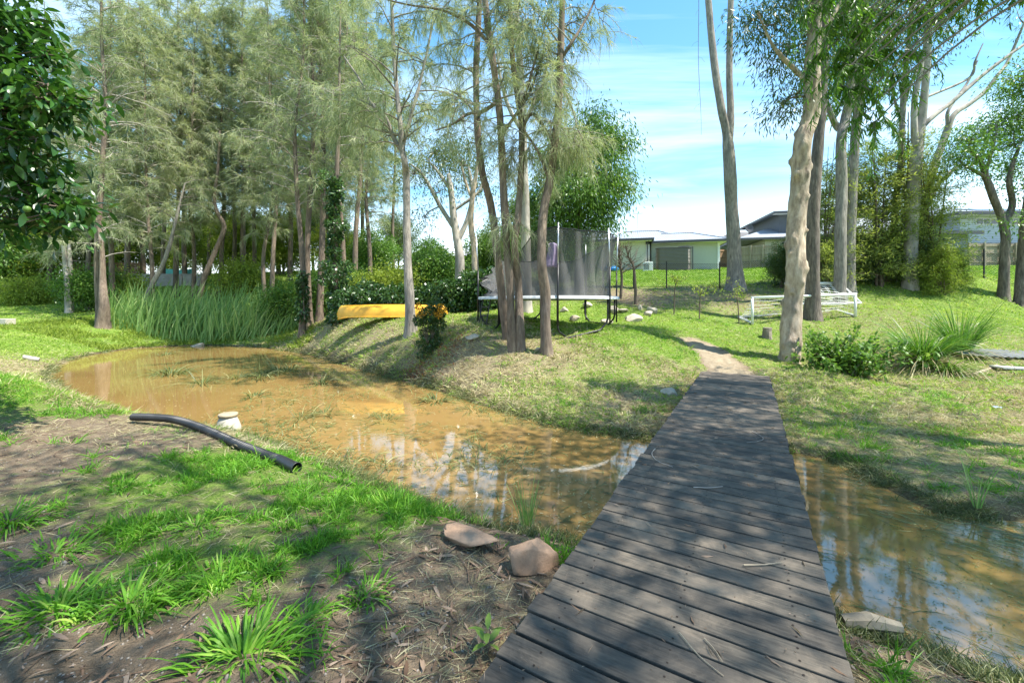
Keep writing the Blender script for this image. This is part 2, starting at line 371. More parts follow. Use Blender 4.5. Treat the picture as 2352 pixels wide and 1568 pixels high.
# ground
mG, tG, bG = newmat('pond side ground'); M['ground'] = mG
ag, ast, asd, aw = attr(tG, "green"), attr(tG, "straw"), attr(tG, "sand"), attr(tG, "wet")
q1 = noise(tG, 1.7, 8, .65); q2 = noise(tG, 9, 8, .7); q3 = noise(tG, 45, 4, .7)
soil = ramp(tG, q2, [(.25, (.125, .088, .058)), (.5, (.235, .178, .122)), (.75, (.33, .265, .19))]).outputs[0]
strw = ramp(tG, q3, [(.3, (.19, .15, .085)), (.5, (.33, .275, .155)), (.7, (.44, .385, .24))]).outputs[0]
grn = ramp(tG, q3, [(.3, (.07, .13, .02)), (.5, (.16, .25, .04)), (.7, (.28, .36, .08))]).outputs[0]
def thr(v, nz_, k=.55, lo_=.35, hi_=.65):
    m1 = N(tG, 'ShaderNodeMath', operation='SUBTRACT'); tG.links.new(nz_, m1.inputs[0]); m1.inputs[1].default_value = .5
    m2 = N(tG, 'ShaderNodeMath', operation='MULTIPLY_ADD'); tG.links.new(m1.outputs[0], m2.inputs[0]); m2.inputs[1].default_value = k * 2; tG.links.new(v, m2.inputs[2])
    r = N(tG, 'ShaderNodeMapRange'); r.inputs[1].default_value = lo_; r.inputs[2].default_value = hi_; r.clamp = True; tG.links.new(m2.outputs[0], r.inputs[0]); return r.outputs[0]
cG = mixc(tG, soil, strw, thr(ast, q2)); cG = mixc(tG, cG, grn, thr(ag, q2))
sandc = ramp(tG, q2, [(.3, (.33, .255, .165)), (.7, (.47, .39, .28))]).outputs[0]
cG = mixc(tG, cG, sandc, asd); wetc = mixc(tG, cG, (.42, .40, .36), 1.0, 'MULTIPLY'); cG = mixc(tG, cG, wetc, aw)
big = ramp(tG, q1, [(.3, (.82, .82, .82)), (.7, (1.15, 1.14, 1.1))]).outputs[0]
tG.links.new(mixc(tG, cG, big, 1.0, 'MULTIPLY'), bG.inputs['Base Color']); bG.inputs['Roughness'].default_value = .95; bG.inputs['Specular IOR Level'].default_value = .2
_h = N(tG, 'ShaderNodeMath', operation='ADD'); tG.links.new(q2, _h.inputs[0]); tG.links.new(q3, _h.inputs[1]); bump(tG, bG, _h.outputs[0], 1.0, .05)

# muddy water
mW, tW, bW = newmat('muddy water'); M['water'] = mW
rW = ramp(tW, noise(tW, .35, 5, .6), [(.3, (.225, .137, .045)), (.55, (.28, .175, .062)), (.75, (.32, .21, .08))])
scum = ramp(tW, noise(tW, 38, 5, .75, stretch=(1.0, 2.2, 1)), [(.755, (0, 0, 0)), (.82, (.45, .45, .45))]).outputs[0]
tW.links.new(mixc(tW, rW.outputs[0], (.36, .33, .17), scum), bW.inputs['Base Color']); bW.inputs['IOR'].default_value = 1.85; bW.inputs['Specular IOR Level'].default_value = .75
rr = ramp(tW, scum, [(0, (.025, .025, .025)), (1, (.5, .5, .5))]); tW.links.new(rr.outputs[0], bW.inputs['Roughness'])
bump(tW, bW, noise(tW, 7, 4, .6, stretch=(1.6, 1, 1)), 0.022, .02)

# ------------------------------------------------------------------ terrain
near = [G(200, 950, WL), G(350, 972, WL), G(500, 992, WL), G(640, 1030, WL), G(800, 1085, WL), G(960, 1160, WL), G(1080, 1200, WL), G(1180, 1225, WL), G(1290, 1242, WL),
        np.array([1.15, 3.1, 0]), np.array([1.75, 2.75, 0]), G(1945, 1440, WL), G(2080, 1495, WL), G(2220, 1550, WL), np.array([3.1, 1.85, 0]), np.array([5.2, 1.5, 0]), np.array([9, 1.9, 0]), np.array([12.5, 3.2, 0])]
far = [np.array([12, 4.6, 0]), np.array([8.5, 4.9, 0]), np.array([6.4, 4.2, 0]), G(2352, 1200, WL), G(2150, 1180, WL), G(2010, 1110, WL), G(1930, 1062, WL), G(1830, 1042, WL), G(1680, 1025, WL),
       G(1490, 1012, WL), G(1400, 1000, WL), G(1300, 985, WL), G(1200, 958, WL), G(1100, 930, WL), G(1030, 905, WL), G(960, 885, WL), G(850, 855, WL), G(780, 835, WL), G(700, 812, WL), G(600, 797, WL),
       G(450, 793, WL), G(300, 800, WL), G(180, 820, WL), G(125, 845, WL), G(115, 868, WL), G(140, 895, WL)]
POLY = np.array([p[:2] for p in near + far])
def pond_d(x, y):
    """signed distance to the shoreline, positive on land"""
    x = np.asarray(x, float); y = np.asarray(y, float); best = np.full(x.shape, 1e9); ins = np.zeros(x.shape, bool)
    for a, b in zip(POLY, np.roll(POLY, -1, 0)):
        e = b - a; t = np.clip(((x - a[0]) * e[0] + (y - a[1]) * e[1]) / (e @ e), 0, 1)
        best = np.minimum(best, np.hypot(x - a[0] - t * e[0], y - a[1] - t * e[1]))
        c = ((a[1] > y) != (b[1] > y)) & (x < (b[0] - a[0]) * (y - a[1]) / (b[1] - a[1] + 1e-12) + a[0]); ins ^= c
    return np.where(ins, -best, best)
LAND = [(-3, -3, -.1), (3, -3, -.12), (8, -3, 0), (0, 1, -.1), (-3, 2, -.06), (-1.6, 1.6, -.06), (.2, 2.0, -.13), (1.2, 2.0, -.2), (-10, 0, .1), (-20, -5, .3), (12, 0, .1), (20, -5, .5), (-4, 4, -.05), (-6, 3.5, .05),
        (-8.2, 6.0, .42), (-7.0, 5.9, .16), (-10, 4.6, .5), (-12.5, 6.5, .3), (2.4, 1.4, -.2), (4, .6, -.1), (-.6, 3.0, -.14)]
LAND += [tuple(G(305, 965, -.12)), tuple(G(480, 985, -.12)), tuple(G(640, 1068, -.2))]
for a in [(0, 850, 9.5), (60, 800, 13), (0, 760, 17), (0, 700, 24), (0, 665, 29), (240, 745, 21), (460, 760, 22), (640, 755, 20), (700, 738, 18.5), (800, 737, 15.5), (1000, 728, 14.5), (944, 752, 13), (1180, 798, 10),
          (1253, 803, 9.8), (1090, 760, 11), (1400, 755, 11.5), (1340, 738, 14.5), (1258, 752, 12.6), (1150, 738, 12.4), (1450, 705, 16.5), (1000, 718, 17), (1640, 800, 11), (1500, 890, 8.3), (1350, 862, 8.8), (1500, 820, 10), (1814, 823, 10.4),
          (1950, 850, 9.6), (2150, 805, 10.2), (2000, 930, 7.3), (2200, 900, 7.8), (2352, 980, 6.2), (2352, 850, 8.6), (2352, 770, 12), (2352, 700, 16), (2304, 666, 16.5), (1689, 668, 19), (1530, 664, 20), (1250, 668, 20),
          (1730, 748, 14), (1967, 740, 14), (1900, 692, 16), (2100, 684, 16), (1500, 618, 39), (1660, 617, 39), (1750, 614, 38), (2250, 611, 31), (2352, 609, 31), (1100, 632, 32), (60, 657, 30), (300, 662, 30), (600, 672, 27),
          (1550, 640, 27), (1700, 640, 27)]: LAND.append(tuple(P(*a)))
LAND += [(4.2, 9.75, -.06), (5.4, 9.0, -.06), (5.1, 9.9, .0), (6.4, 8.6, .03), (-60, 60, 4.5), (0, 62, 6.5), (60, 60, 7), (-60, 20, 2.5), (60, 18, 3), (200, 200, 7), (-200, 200, 6), (0, 300, 7), (0, -60, 0), (80, -60, 1), (-80, -60, 1)]
LAND = np.array(LAND, float)
def _k(r2): return np.where(r2 > 0, 0.5 * r2 * np.log(r2 + 1e-12), 0.0)
_n = len(LAND); _A = np.zeros((_n + 3, _n + 3)); _xy = LAND[:, :2]
_A[:_n, :_n] = _k(((_xy[:, None] - _xy[None]) ** 2).sum(-1)) + np.eye(_n) * 0.05
_A[:_n, _n] = 1; _A[:_n, _n + 1:] = _xy; _A[_n, :_n] = 1; _A[_n + 1:, :_n] = _xy.T
_w = np.linalg.solve(_A, np.concatenate([LAND[:, 2], np.zeros(3)]))
def land(x, y):
    xc, yc = np.clip(x, -130, 130), np.clip(y, -60, 220); out = _w[_n] + _w[_n + 1] * xc + _w[_n + 2] * yc
    for i in range(_n): out = out + _w[i] * _k((xc - _xy[i, 0]) ** 2 + (yc - _xy[i, 1]) ** 2)
    return out
def terr(x, y):
    x = np.asarray(x, float); y = np.asarray(y, float); d = pond_d(x, y)
    g = np.maximum(land(x, y), WL + .12)
    w = 0.75 + 1.3 * sstep(5.5, 9, y) + 1.5 * sstep(6, 14, -x) * sstep(8, 14, y)
    s = np.clip(d / w, 0, 1); s = 1 - (1 - s) ** 2
    z = WL + (g - WL) * s
    am = np.clip(d, 0, 1) * (0.25 + .75 * sstep(0, 3, np.abs(d)))
    z = z + am * ((fbm(x * .9, y * .9, 3) - .5) * .22 + (fbm(x * 3.3, y * 3.3, 9) - .5) * .15) * (1 - sstep(30, 60, y))
    z = np.where(d < 0, WL - .02 - np.minimum(.5, .3 * -d), z)
    # keep the ground out of the deck
    return z
def axis(lo, hi, fine_lo, fine_hi, step, grow):
    a = list(np.arange(fine_lo, fine_hi, step)); s = step; v = a[-1]
    while v < hi: s *= grow; v += s; a.append(v)
    s = step; v = a[0]
    while v > lo: s *= grow; v -= s; a.insert(0, v)
    return np.array(a)
TX = axis(-1500, 1500, -9, 11, .085, 1.035); TY = axis(-300, 2500, 1.2, 12.5, .075, 1.032)
XX, YY = np.meshgrid(TX, TY); ZZ = terr(XX, YY)
# footbridge line, so that the soil stays under the boards
TH = math.atan2(546, 940); BD = np.array([math.sin(TH), math.cos(TH)]); BN = np.array([math.cos(TH), -math.sin(TH)])
BA = G(1612, 852, 0)[:2]; BW = 1.35; BL = 10.4
bs = (XX - BA[0]) * BD[0] + (YY - BA[1]) * BD[1]; bt = (XX - BA[0]) * BN[0] + (YY - BA[1]) * BN[1]
onb = (sstep(-.25, .0, bt) - sstep(BW, BW + .25, bt)) * (sstep(-BL - 1.5, -BL - .5, bs) - sstep(-.1, .12, bs))
ZZ = np.where(onb > 0, ZZ * (1 - onb) + np.minimum(ZZ, -.11) * onb, ZZ)
DD = pond_d(XX, YY)
def hgt(x, y):
    x = np.asarray(x, float); y = np.asarray(y, float)
    i = np.clip(np.searchsorted(TX, x) - 1, 0, len(TX) - 2); j = np.clip(np.searchsorted(TY, y) - 1, 0, len(TY) - 2)
    fx = (x - TX[i]) / (TX[i + 1] - TX[i]); fy = (y - TY[j]) / (TY[j + 1] - TY[j])
    return (ZZ[j, i] * (1 - fx) + ZZ[j, i + 1] * fx) * (1 - fy) + (ZZ[j + 1, i] * (1 - fx) + ZZ[j + 1, i + 1] * fx) * fy
def gp(px, Y, sink=0.0):
    x = (px - 1176) / F * Y; return np.array([x, Y, float(hgt(x, Y)) - sink])
COV = np.array([(-2, 2.6, .62, .3), (-1.9, 1.7, .06, .12), (-.9, 1.7, .12, .15), (-3.2, 2.2, .1, .15), (-5, 4.6, .25, .25), (-4.6, 5.6, .1, .35), (-3, 4.2, .72, .3), (-1, 3.5, .68, .35), (-1.9, 3.3, .5, .3), (-.3, 2.7, .25, .35), (0.2, 2.0, .08, .4),
    (.3, 3.0, .25, .45), (2.6, 1.8, .25, .6), (-8, 6.1, .72, .2), (-11, 9.5, .45, .5), (-20, 17, .85, .2), (-13.5, 12, .3, .75), (-17, 21.5, .8, .4), (-24, 22, .9, .2), (-12, 21.4, .7, .7), (-8, 18.4, .35, .75), (-4.5, 13.8, .35, .55), (-2.5, 11.5, .4, .45),
    (-1, 9.5, .18, .5), (-.4, 9, .1, .55), (.7, 8, .45, .85), (2.2, 7.3, .2, .45), (1, 9.8, .35, .55), (2, 8.8, .55, .8), (3, 11.5, .88, .4), (5, 11.5, .7, .6), (1.5, 13, .95, .2), (6, 14, .85, .45), (3, 16, .85, .2), (-3, 15, .9, .3),
    (5, 18, .3, .35), (9, 18, .4, .4), (1, 19, .5, .3), (8, 26, 1, 0), (15, 35, 1, 0), (40, 28, 1, 0), (6, 7.6, .5, .9), (7, 6.5, .36, .85), (9, 7, .30, .7), (10, 9, .42, .6), (5, 7, .45, .85), (6, 5, .4, .8), (8, 8.4, .4, .75), (13, 12, .5, .5), (18, 14, .75, .35), (5.5, 5.2, .45, .8), (8, 10, .48, .6),
    (4.2, 9, .3, .6), (-20, 30, .7, .3), (0, 40, .8, .2), (-40, 30, .7, .3)])
def cover(x, y):
    g = s = w = 0
    for cx, cy, a, b in COV:
        k = 1 / (((x - cx) ** 2 + (y - cy) ** 2) / (0.3 + .02 * cy * cy) + .05) ** 1.6; g = g + k * a; s = s + k * b; w = w + k
    g, s = g / w, s / w
    return g, s
def path_mask(x, y):
    cx = 5.15 + .10 * np.sin(y * 1.9); 
    return sstep(.55, .22, np.abs(x - cx - .03 * (y - 10)) + .25 * (fbm(x * 3, y * 3, 5) - .5)) * sstep(8.9, 9.3, y) * sstep(12.4, 11.0, y + .8 * (fbm(x * 2, y * 2, 8) - .5))
gr, stw = cover(XX, YY); pm = path_mask(XX, YY)
wet = sstep(.35, .02, DD + .25 * (fbm(XX * 2.3, YY * 2.3, 31) - .5))
far_ = sstep(24, 30, YY)
ter = np_mesh("ground", np.stack([XX, YY, ZZ], -1).reshape(-1, 3),
    (lambda a: np.stack([a[:-1, :-1], a[:-1, 1:], a[1:, 1:], a[1:, :-1]], -1).reshape(-1, 4))(np.arange(XX.size).reshape(XX.shape)), None,
    {"green": (gr * (1 - pm) * (1 - .8 * wet)).ravel(), "straw": (stw * (1 - pm)).ravel(), "sand": pm.ravel(), "wet": wet.ravel()})
kind(link("ground", ter, M['ground']), 'structure')
# water: one level sheet under the shoreline
wx = np.arange(-21, 15, .3); wy = np.arange(-.2, 23, .3); WX, WY = np.meshgrid(wx, wy); WD = pond_d(WX, WY)
a = np.arange(WX.size).reshape(WX.shape); okq = (np.minimum(np.minimum(WD[:-1, :-1], WD[1:, 1:]), np.minimum(WD[:-1, 1:], WD[1:, :-1])) < .35)
wq = np.stack([a[:-1, :-1], a[:-1, 1:], a[1:, 1:], a[1:, :-1]], -1)[okq]
kind(link("water", np_mesh("water", np.stack([WX, WY, np.full(WX.shape, WL)], -1).reshape(-1, 3), wq), M['water']), 'structure')

# ------------------------------------------------------------------ footbridge
BR = empty("footbridge", (BA[0], BA[1], 0), "long weathered dark plank footbridge crossing the narrow end of the muddy pond", "footbridge", rz=-TH)
mb = MB(); pitch = .151; n_pl = int(BL / pitch)
for i in range(n_pl):
    y1 = -i * pitch; e0, e1 = random.uniform(-.012, .012), random.uniform(-.012, .012); zo = random.uniform(-.003, .001); g = random.uniform(.010, .019)
    tl = random.uniform(-.0015, .0015)
    mb.v_before = len(mb.v)
    mb.box(e0, BW + e1, y1 - pitch + g, y1, -.045 + zo, zo, random.random())
for i in range(n_pl):
    for t in (.165, .665, 1.165):
        for q in (.035, .11):
            cx, cy = t + random.uniform(-.008, .008), -i * pitch - q; mb.add([(cx + .0055 * math.cos(k * math.pi / 4), cy + .0055 * math.sin(k * math.pi / 4), .0012) for k in range(8)], [tuple(range(8))], -1.0)
mb.build("deck", M['deck'], BR, bevel=.004)
for t in (.12, .62, 1.12):
    b_ = MB(); b_.box(t, t + .09, -BL, -.02, -.19, -.052, .3); b_.build("bearer", M['deck'], BR)
for s_ in (-3.0, -5.2):
    for t in (.2, 1.06):
        wp = BA + BD * s_ + BN * (t + .05); zb = float(hgt(wp[0], wp[1])) - .15
        b_ = MB(); b_.tube([(t + .05, s_, zb), (t + .05, s_, -.195)], .06, 10, tone=.2); b_.build("post", M['deck'], BR, smooth=True)

# ------------------------------------------------------------------ houses and what stands round them
def hip(mb, x0, x1, y0, y1, z, rx0, rx1, ry, rz):
    V = [(x0, y0, z), (x1, y0, z), (x1, y1, z), (x0, y1, z), (rx0, ry, rz), (rx1, ry, rz)]
    mb.add(V, [(0, 1, 5, 4), (2, 3, 4, 5), (1, 2, 5), (3, 0, 4), (0, 3, 2, 1)])
def gutter(mb, x0, x1, y0, y1, z, h=.2, t=.12):
    mb.box(x0 - t, x1 + t, y0 - t, y0, z - h, z + .02); mb.box(x0 - t, x1 + t, y1, y1 + t, z - h, z + .02)
    mb.box(x0 - t, x0, y0 + .001, y1 - .001, z - h, z + .02); mb.box(x1, x1 + t, y0 + .001, y1 - .001, z - h, z + .02)
def antenna(name, loc, h, label, parent_loc=None):
    e = empty(name, loc, label, "antenna")
    m_ = MB(); m_.tube([(0, 0, -.6), (0, 0, h)], .03, 6); m_.build("mast", M['steel'], e)
    m_ = MB(); m_.tube([(-.55, 0, h - .1), (.55, 0, h - .02)], .018, 5)
    for k in range(6): m_.tube([(-.5 + .2 * k, -.3, h - .1 + .015 * k), (-.5 + .2 * k, .3, h - .1 + .015 * k)], .012, 4)
    m_.build("aerial", M['steel'], e); return e
# low house with sage end wall
hp = P(1652, 618, 38.0); HA = empty("house", hp, "low cream and sage rendered house with grey hipped metal roof above the lawn", "house", rz=R(-13))
m_ = MB(); m_.box(-6.0, 0, 0, 9, -.8, 2.62); m_.build("wall", M['green_wall'], HA)
m_ = MB(); m_.box(-13.5, -6.7, -2.0, 8.9, -.8, 2.60); m_.box(-6.7, -6.003, .9, 8.0, -.8, 2.6); m_.build("wall", M['cream_wall'], HA)
m_ = MB(); hip(m_, -8.4, .62, -.6, 9.6, 2.72, -4.6, -1.6, 4.3, 4.15); hip(m_, -14.0, -6.1, -2.6, 9.5, 2.725, -10.2, -9.9, 3.6, 4.3); hip(m_, -13, -1.8, 1.2, 12, 2.9, -8.2, -4.7, 6.5, 4.9)
rA = m_.build("roof", M['roof'], HA)
m_ = MB(); m_.tube([(-4.7, 6.5, 4.93), (-8.2, 6.5, 4.93)], .09, 6); m_.tube([(-4.6, 4.3, 4.18), (-1.6, 4.3, 4.18)], .09, 6); m_.tube([(-1.6, 4.3, 4.18), (.62, -.6, 2.75)], .08, 6); m_.tube([(-4.7, 6.5, 4.93), (-1.9, 1.3, 3.0)], .08, 6); m_.build("ridge_cap", M['roof'], rA)
m_ = MB(); gutter(m_, -6.02, .62, -.6, 9.6, 2.70, .19); gutter(m_, -14.0, -6.14, -2.6, 9.5, 2.705, .19); m_.build("gutter", M['dark_trim'], HA)
m_ = MB(); m_.box(-6.0, .6, -.58, -.003, 2.50, 2.535); m_.box(.003, .6, 0, 9, 2.50, 2.535); m_.box(-13.9, -6.2, -2.58, -2.003, 2.5, 2.535); m_.build("soffit", M['white_trim'], HA)
m_ = MB(); m_.box(.004, .06, 1.2, 3.0, .9, 2.1); m_.build("window", M['glass'], HA)
m_ = MB(); m_.box(-.16, .05, -.05, -.004, -.7, 2.5); m_.build("corner_trim", M['white_trim'], HA)
m_ = MB(); m_.tube([(-6.55, -2.12, -.5), (-6.55, -2.12, 2.45), (-6.3, -2.4, 2.6)], .05, 8); m_.build("downpipe", M['dark_trim'], HA)
m_ = MB(); m_.box(-6.64, -6.2, -.6, -.02, -.3, 2.45); m_.build("pipe_cover", M['white_trim'], HA)
# water tank
tk = empty("water_tank", P(1547, 618, 37.3), "slim dark corrugated water tank against the sage house wall", "water tank", rz=R(-13))
V = []; m_ = MB(); nb = 16
prof = []
for k in range(nb * 4 + 1): prof.append((k / (nb * 4) * 1.98 - .1, .035 * math.cos(k / 4 * 2 * math.pi)))
ring = [(1.1 + .42 * math.cos(a_), .42 * math.sin(a_)) for a_ in np.linspace(-math.pi / 2, math.pi / 2, 13)] + [(-1.1 + .42 * math.cos(a_), .42 * math.sin(a_)) for a_ in np.linspace(math.pi / 2, 1.5 * math.pi, 13)]
rn = len(ring); VV = []
for z_, o_ in prof:
    for (x_, y_) in ring:
        l_ = math.hypot(x_ - max(-1.1, min(1.1, x_)), y_) or 1; VV.append((x_ + (x_ - max(-1.1, min(1.1, x_))) / l_ * o_, y_ + y_ / l_ * o_, z_))
FF = [(a_ * rn + b_, a_ * rn + (b_ + 1) % rn, (a_ + 1) * rn + (b_ + 1) % rn, (a_ + 1) * rn + b_) for a_ in range(len(prof) - 1) for b_ in range(rn)]
m_.add(VV, FF); 
M['tank'] = plain('tank steel', (.19, .175, .16), .35, metal=.6, var=.1); m_.build("tank_wall", M['tank'], tk, smooth=True)
m_ = MB(); m_.add([(x_, y_, 1.9) for x_, y_ in ring], [tuple(range(rn))]); m_.tube([(x_ * 1.02, y_ * 1.04, 1.9) for x_, y_ in ring] + [(ring[0][0] * 1.02, ring[0][1] * 1.04, 1.9)], .035, 6); m_.build("lid", M['dark_trim'], tk)
m_ = MB(); m_.tube([(1.62, -.1, -.1), (1.62, -.1, 1.98), (1.2, -.05, 2.05), (.4, 0, 2.0)], .045, 8); m_.build("overflow_pipe", M['dark_trim'], tk)
ac = empty("air_conditioner", P(1488, 620, 36.4), "white air conditioner unit beside the house downpipe", "air conditioner", rz=R(-13))
m_ = MB(); m_.box(-.42, .42, -.16, .16, -.1, .72); m_.build("casing", M['white_trim'], ac, bevel=.02)
m_ = MB()
for k in range(7): m_.box(-.36, .1, -.175, -.163, .05 + k * .085, .09 + k * .085)
m_.build("grille", M['dark_trim'], ac)
antenna("tv_antenna", (hp[0] - 6.2, 42.5, hp[2] + 4.6), 1.6, "thin tv antenna on the low cream house's roof")
pool = empty("paddling_pool", P(1400, 622, 33), "small blue plastic paddling pool on the lawn behind the trampoline", "paddling pool")
m_ = MB(); an = np.linspace(0, 2 * math.pi, 33)
for r_, z_ in ((.62, .05), (.66, .16), (.64, .27)): m_.tube([(r_ * math.cos(a_), r_ * math.sin(a_), z_) for a_ in an], .06, 8, cap=False)
m_.build("rim", M['blue'], pool, smooth=True)
m_ = MB(); m_.add([(.62 * math.cos(a_), .62 * math.sin(a_), .03) for a_ in an[:-1]], [tuple(range(32))]); m_.build("base", M['blue'], pool)

def paling_fence(name, A, B, h, label, mat, posts, gap=.02, pw=.10, group=None):
    A, B = np.array(A, float), np.array(B, float); L = np.linalg.norm((B - A)[:2]); ang = math.atan2(B[1] - A[1], B[0] - A[0])
    e = empty(name, A, label, "fence", group, rz=ang); sl = (B[2] - A[2]) / L
    m1 = MB(); x = 0.0
    while x < L:
        z = sl * x; m1.box(x, x + pw, 0, .018, z - .25, z + h - random.uniform(0, .035), random.random()); x += pw + gap
    m1.build("palings", mat, e)
    for zz in (.28, h * .55, h - .22):
        m2 = MB(); V = [(0, -.05, zz), (L, -.05, zz + sl * L), (L, -.003, zz + sl * L), (0, -.003, zz), (0, -.05, zz + .09), (L, -.05, zz + .09 + sl * L), (L, -.003, zz + .09 + sl * L), (0, -.003, zz + .09)]
        m2.add(V, [(0, 3, 2, 1), (4, 5, 6, 7), (0, 1, 5, 4), (1, 2, 6, 5), (2, 3, 7, 6), (3, 0, 4, 7)]); m2.build("rail", mat, e)
    for k in range(posts + 1):
        x = L * k / posts; m2 = MB(); m2.box(x - .06, x + .06, -.17, -.053, sl * x - .4, sl * x + h + .03); m2.build("post", mat, e)
    return e
paling_fence("paling_fence", P(1697, 615, 38), P(1782, 613, 36.2), 2.0, "grey paling fence behind the tall twin-trunk gum", M['fence_wood'], 3)
paling_fence("paling_fence", P(1650, 614, 43), P(1700, 612, 45), 1.9, "brown paling fence running back beside the sage house wall", M['fence_brown'], 2)
paling_fence("paling_fence", P(2222, 611, 31), P(2365, 611, 31), 1.72, "silvery paling fence below the two-storey weatherboard house", M['fence_wood'], 4)

# dark two-storey house behind the trees
h2 = P(1790, 612, 43); HB = empty("house", h2, "charcoal two-storey house with pale lower roof behind the lumpy tree", "house", rz=R(-10))
m_ = MB(); m_.box(0, 10, 0, 8, 3.2, 5.6); m_.build("wall", M['grey_wall'], HB)
m_ = MB(); m_.box(-2.2, 9, -2, 7.9, -.8, 2.6); m_.build("wall", M['cream_wall'], HB)
m_ = MB(); hip(m_, -.75, 10.7, -.7, 8.7, 5.65, 3.3, 6.5, 4, 7.3); hip(m_, -4.9, 9.5, -2.6, 8.5, 2.7, 0, 5, 2.9, 4.5); rB = m_.build("roof", M['roof'], HB)
m_ = MB(); gutter(m_, -.75, 10.7, -.7, 8.7, 5.63); gutter(m_, -4.9, 9.5, -2.6, 8.5, 2.68); m_.build("gutter", M['dark_trim'], HB)
m_ = MB(); m_.box(-.72, 10.6, -.66, -.003, 5.42, 5.45); m_.build("soffit", M['white_trim'], HB)
dish = empty("satellite_dish", P(1720, 531, 44), "small dark dish aerial on a roof beside the twin-trunk gum", "dish aerial")
m_ = MB(); m_.tube([(0, 0, -1.2), (0, 0, .3)], .04, 6); m_.build("mast", M['dark_trim'], dish)
m_ = MB(); m_.add([(0, 0, .3)] + [(.45 * math.cos(a_), -.12, .3 + .45 * math.sin(a_)) for a_ in np.linspace(0, 2 * math.pi, 17)[:-1]], [(0, 1 + k, 1 + (k + 1) % 16) for k in range(16)]); m_.build("dish", M['dark_trim'], dish)
h5 = P(1740, 600, 52); HE = empty("house", h5, "distant house with a low dark tiled roof between the gum and the charcoal house", "house")
m_ = MB(); m_.box(-3.5, 3.6, 0, 8, -1, 2.6); m_.build("wall", M['cream_wall'], HE)
M['tiles'] = plain('dark roof tiles', (.12, .11, .105), .8, var=.15, scale=3)
m_ = MB(); hip(m_, -4.2, 4.2, -.7, 8.7, 2.65, -1.2, 1.0, 4, 4.4); m_.build("roof", M['tiles'], HE)

# right weatherboard house, shed, long roof behind the shrubs
h3 = P(2205, 611, 36.0); HC = empty("house", h3, "two-storey grey weatherboard house with strip windows at the right edge", "house")
m_ = MB(); m_.box(0, 9, 0, 8, 2.05, 4.62); m_.build("wall", M['weatherboard'], HC)
m_ = MB(); m_.box(.02, 8.98, .03, 7.97, -1, 2.047); m_.build("brick_wall", M['brick'], HC)
m_ = MB(); hip(m_, -1.0, 10, -.8, 8.8, 4.62, 1.4, 6, 4, 6.0); rC_ = m_.build("roof", M['roof'], HC)
m_ = MB()
for k in range(3):
    x_ = 1.6 + k * 1.75; sl = 1.38 / 4.8
    V = [(x_, .1, 4.62 + .9 * sl + .08), (x_ + 1.65, .1, 4.62 + .9 * sl + .08), (x_ + 1.65, 2.3, 4.62 + 3.1 * sl + .08), (x_, 2.3, 4.62 + 3.1 * sl + .08)]
    m_.add(V + [(a_, b_, c_ - .04) for a_, b_, c_ in V], [(0, 1, 2, 3), (7, 6, 5, 4), (0, 4, 5, 1), (1, 5, 6, 2), (2, 6, 7, 3), (3, 7, 4, 0)])
m_.build("solar_panel", M['solar'], rC_)
m_ = MB(); gutter(m_, -1.0, 10, -.8, 8.8, 4.6, .24); m_.build("gutter", M['dark_trim'], HC)
m_ = MB(); m_.box(-.9, 9.9, -.78, -.003, 4.33, 4.36); m_.build("soffit", M['white_trim'], HC)
for x0, x1 in ((1.35, 3.35), (4.2, 5.6)):
    m_ = MB(); m_.box(x0, x1, -.05, -.002, 3.62, 4.22); fr_ = m_.build("window", M['white_trim'], HC)
    m_ = MB(); w3 = (x1 - x0 - .14) / 3
    for k in range(3): m_.box(x0 + .05 + k * (w3 + .02), x0 + .05 + k * (w3 + .02) + w3 - .03, -.058, -.052, 3.68, 4.16)
    m_.build("pane", M['glass'], fr_)
m_ = MB(); m_.add([(.0, -2.2, 1.62), (9, -2.2, 1.62), (9, -.01, 1.95), (0, -.01, 1.95), (0, -2.2, 1.5), (9, -2.2, 1.5), (9, -.01, 1.83), (0, -.01, 1.83)], [(0, 1, 2, 3), (7, 6, 5, 4), (0, 4, 5, 1), (1, 5, 6, 2), (3, 7, 4, 0)]); m_.build("awning", M['dark_trim'], HC)
antenna("tv_antenna", (h3[0] + 1.3, 40, h3[2] + 5.9), 1.5, "tall tv antenna on the two-storey weatherboard house's roof")
h6 = P(2224, 611, 32.0); HF = empty("shed", h6, "low grey board shed with dark gutter beside the silvery paling fence", "shed")
m_ = MB(); m_.box(-5.2, 0, 0, 4, -1, 2.55); m_.build("wall", M['shedboard'], HF)
m_ = MB(); m_.add([(-5.6, -.5, 2.6), (.5, -.5, 2.6), (.5, 4.4, 3.3), (-5.6, 4.4, 3.3), (-5.6, -.5, 2.55), (.5, -.5, 2.55), (.5, 4.4, 3.25), (-5.6, 4.4, 3.25)], [(0, 1, 2, 3), (7, 6, 5, 4), (0, 4, 5, 1), (1, 5, 6, 2), (2, 6, 7, 3), (3, 7, 4, 0)]); m_.build("roof", M['roof'], HF)
m_ = MB(); m_.box(-5.65, .55, -.62, -.503, 2.42, 2.66); m_.build("gutter", M['dark_trim'], HF)
h4 = P(1990, 612, 37); HD = empty("house", h4, "long low cream house with pale roof half hidden by feathery shrubs", "house")
m_ = MB(); m_.box(-4, 6.5, 0, 8, -1, 2.75); m_.build("wall", M['cream_wall'], HD)
m_ = MB(); hip(m_, -4.8, 7.3, -.7, 8.7, 2.8, -1, 4, 4, 5.2); m_.build("roof", M['roof'], HD)
m_ = MB(); gutter(m_, -4.8, 7.3, -.7, 8.7, 2.78); m_.build("gutter", M['dark_trim'], HD)
m_ = MB(); m_.box(.5, 2.4, -.05, -.003, 1.0, 2.2); m_.build("window", M['glass'], HD)
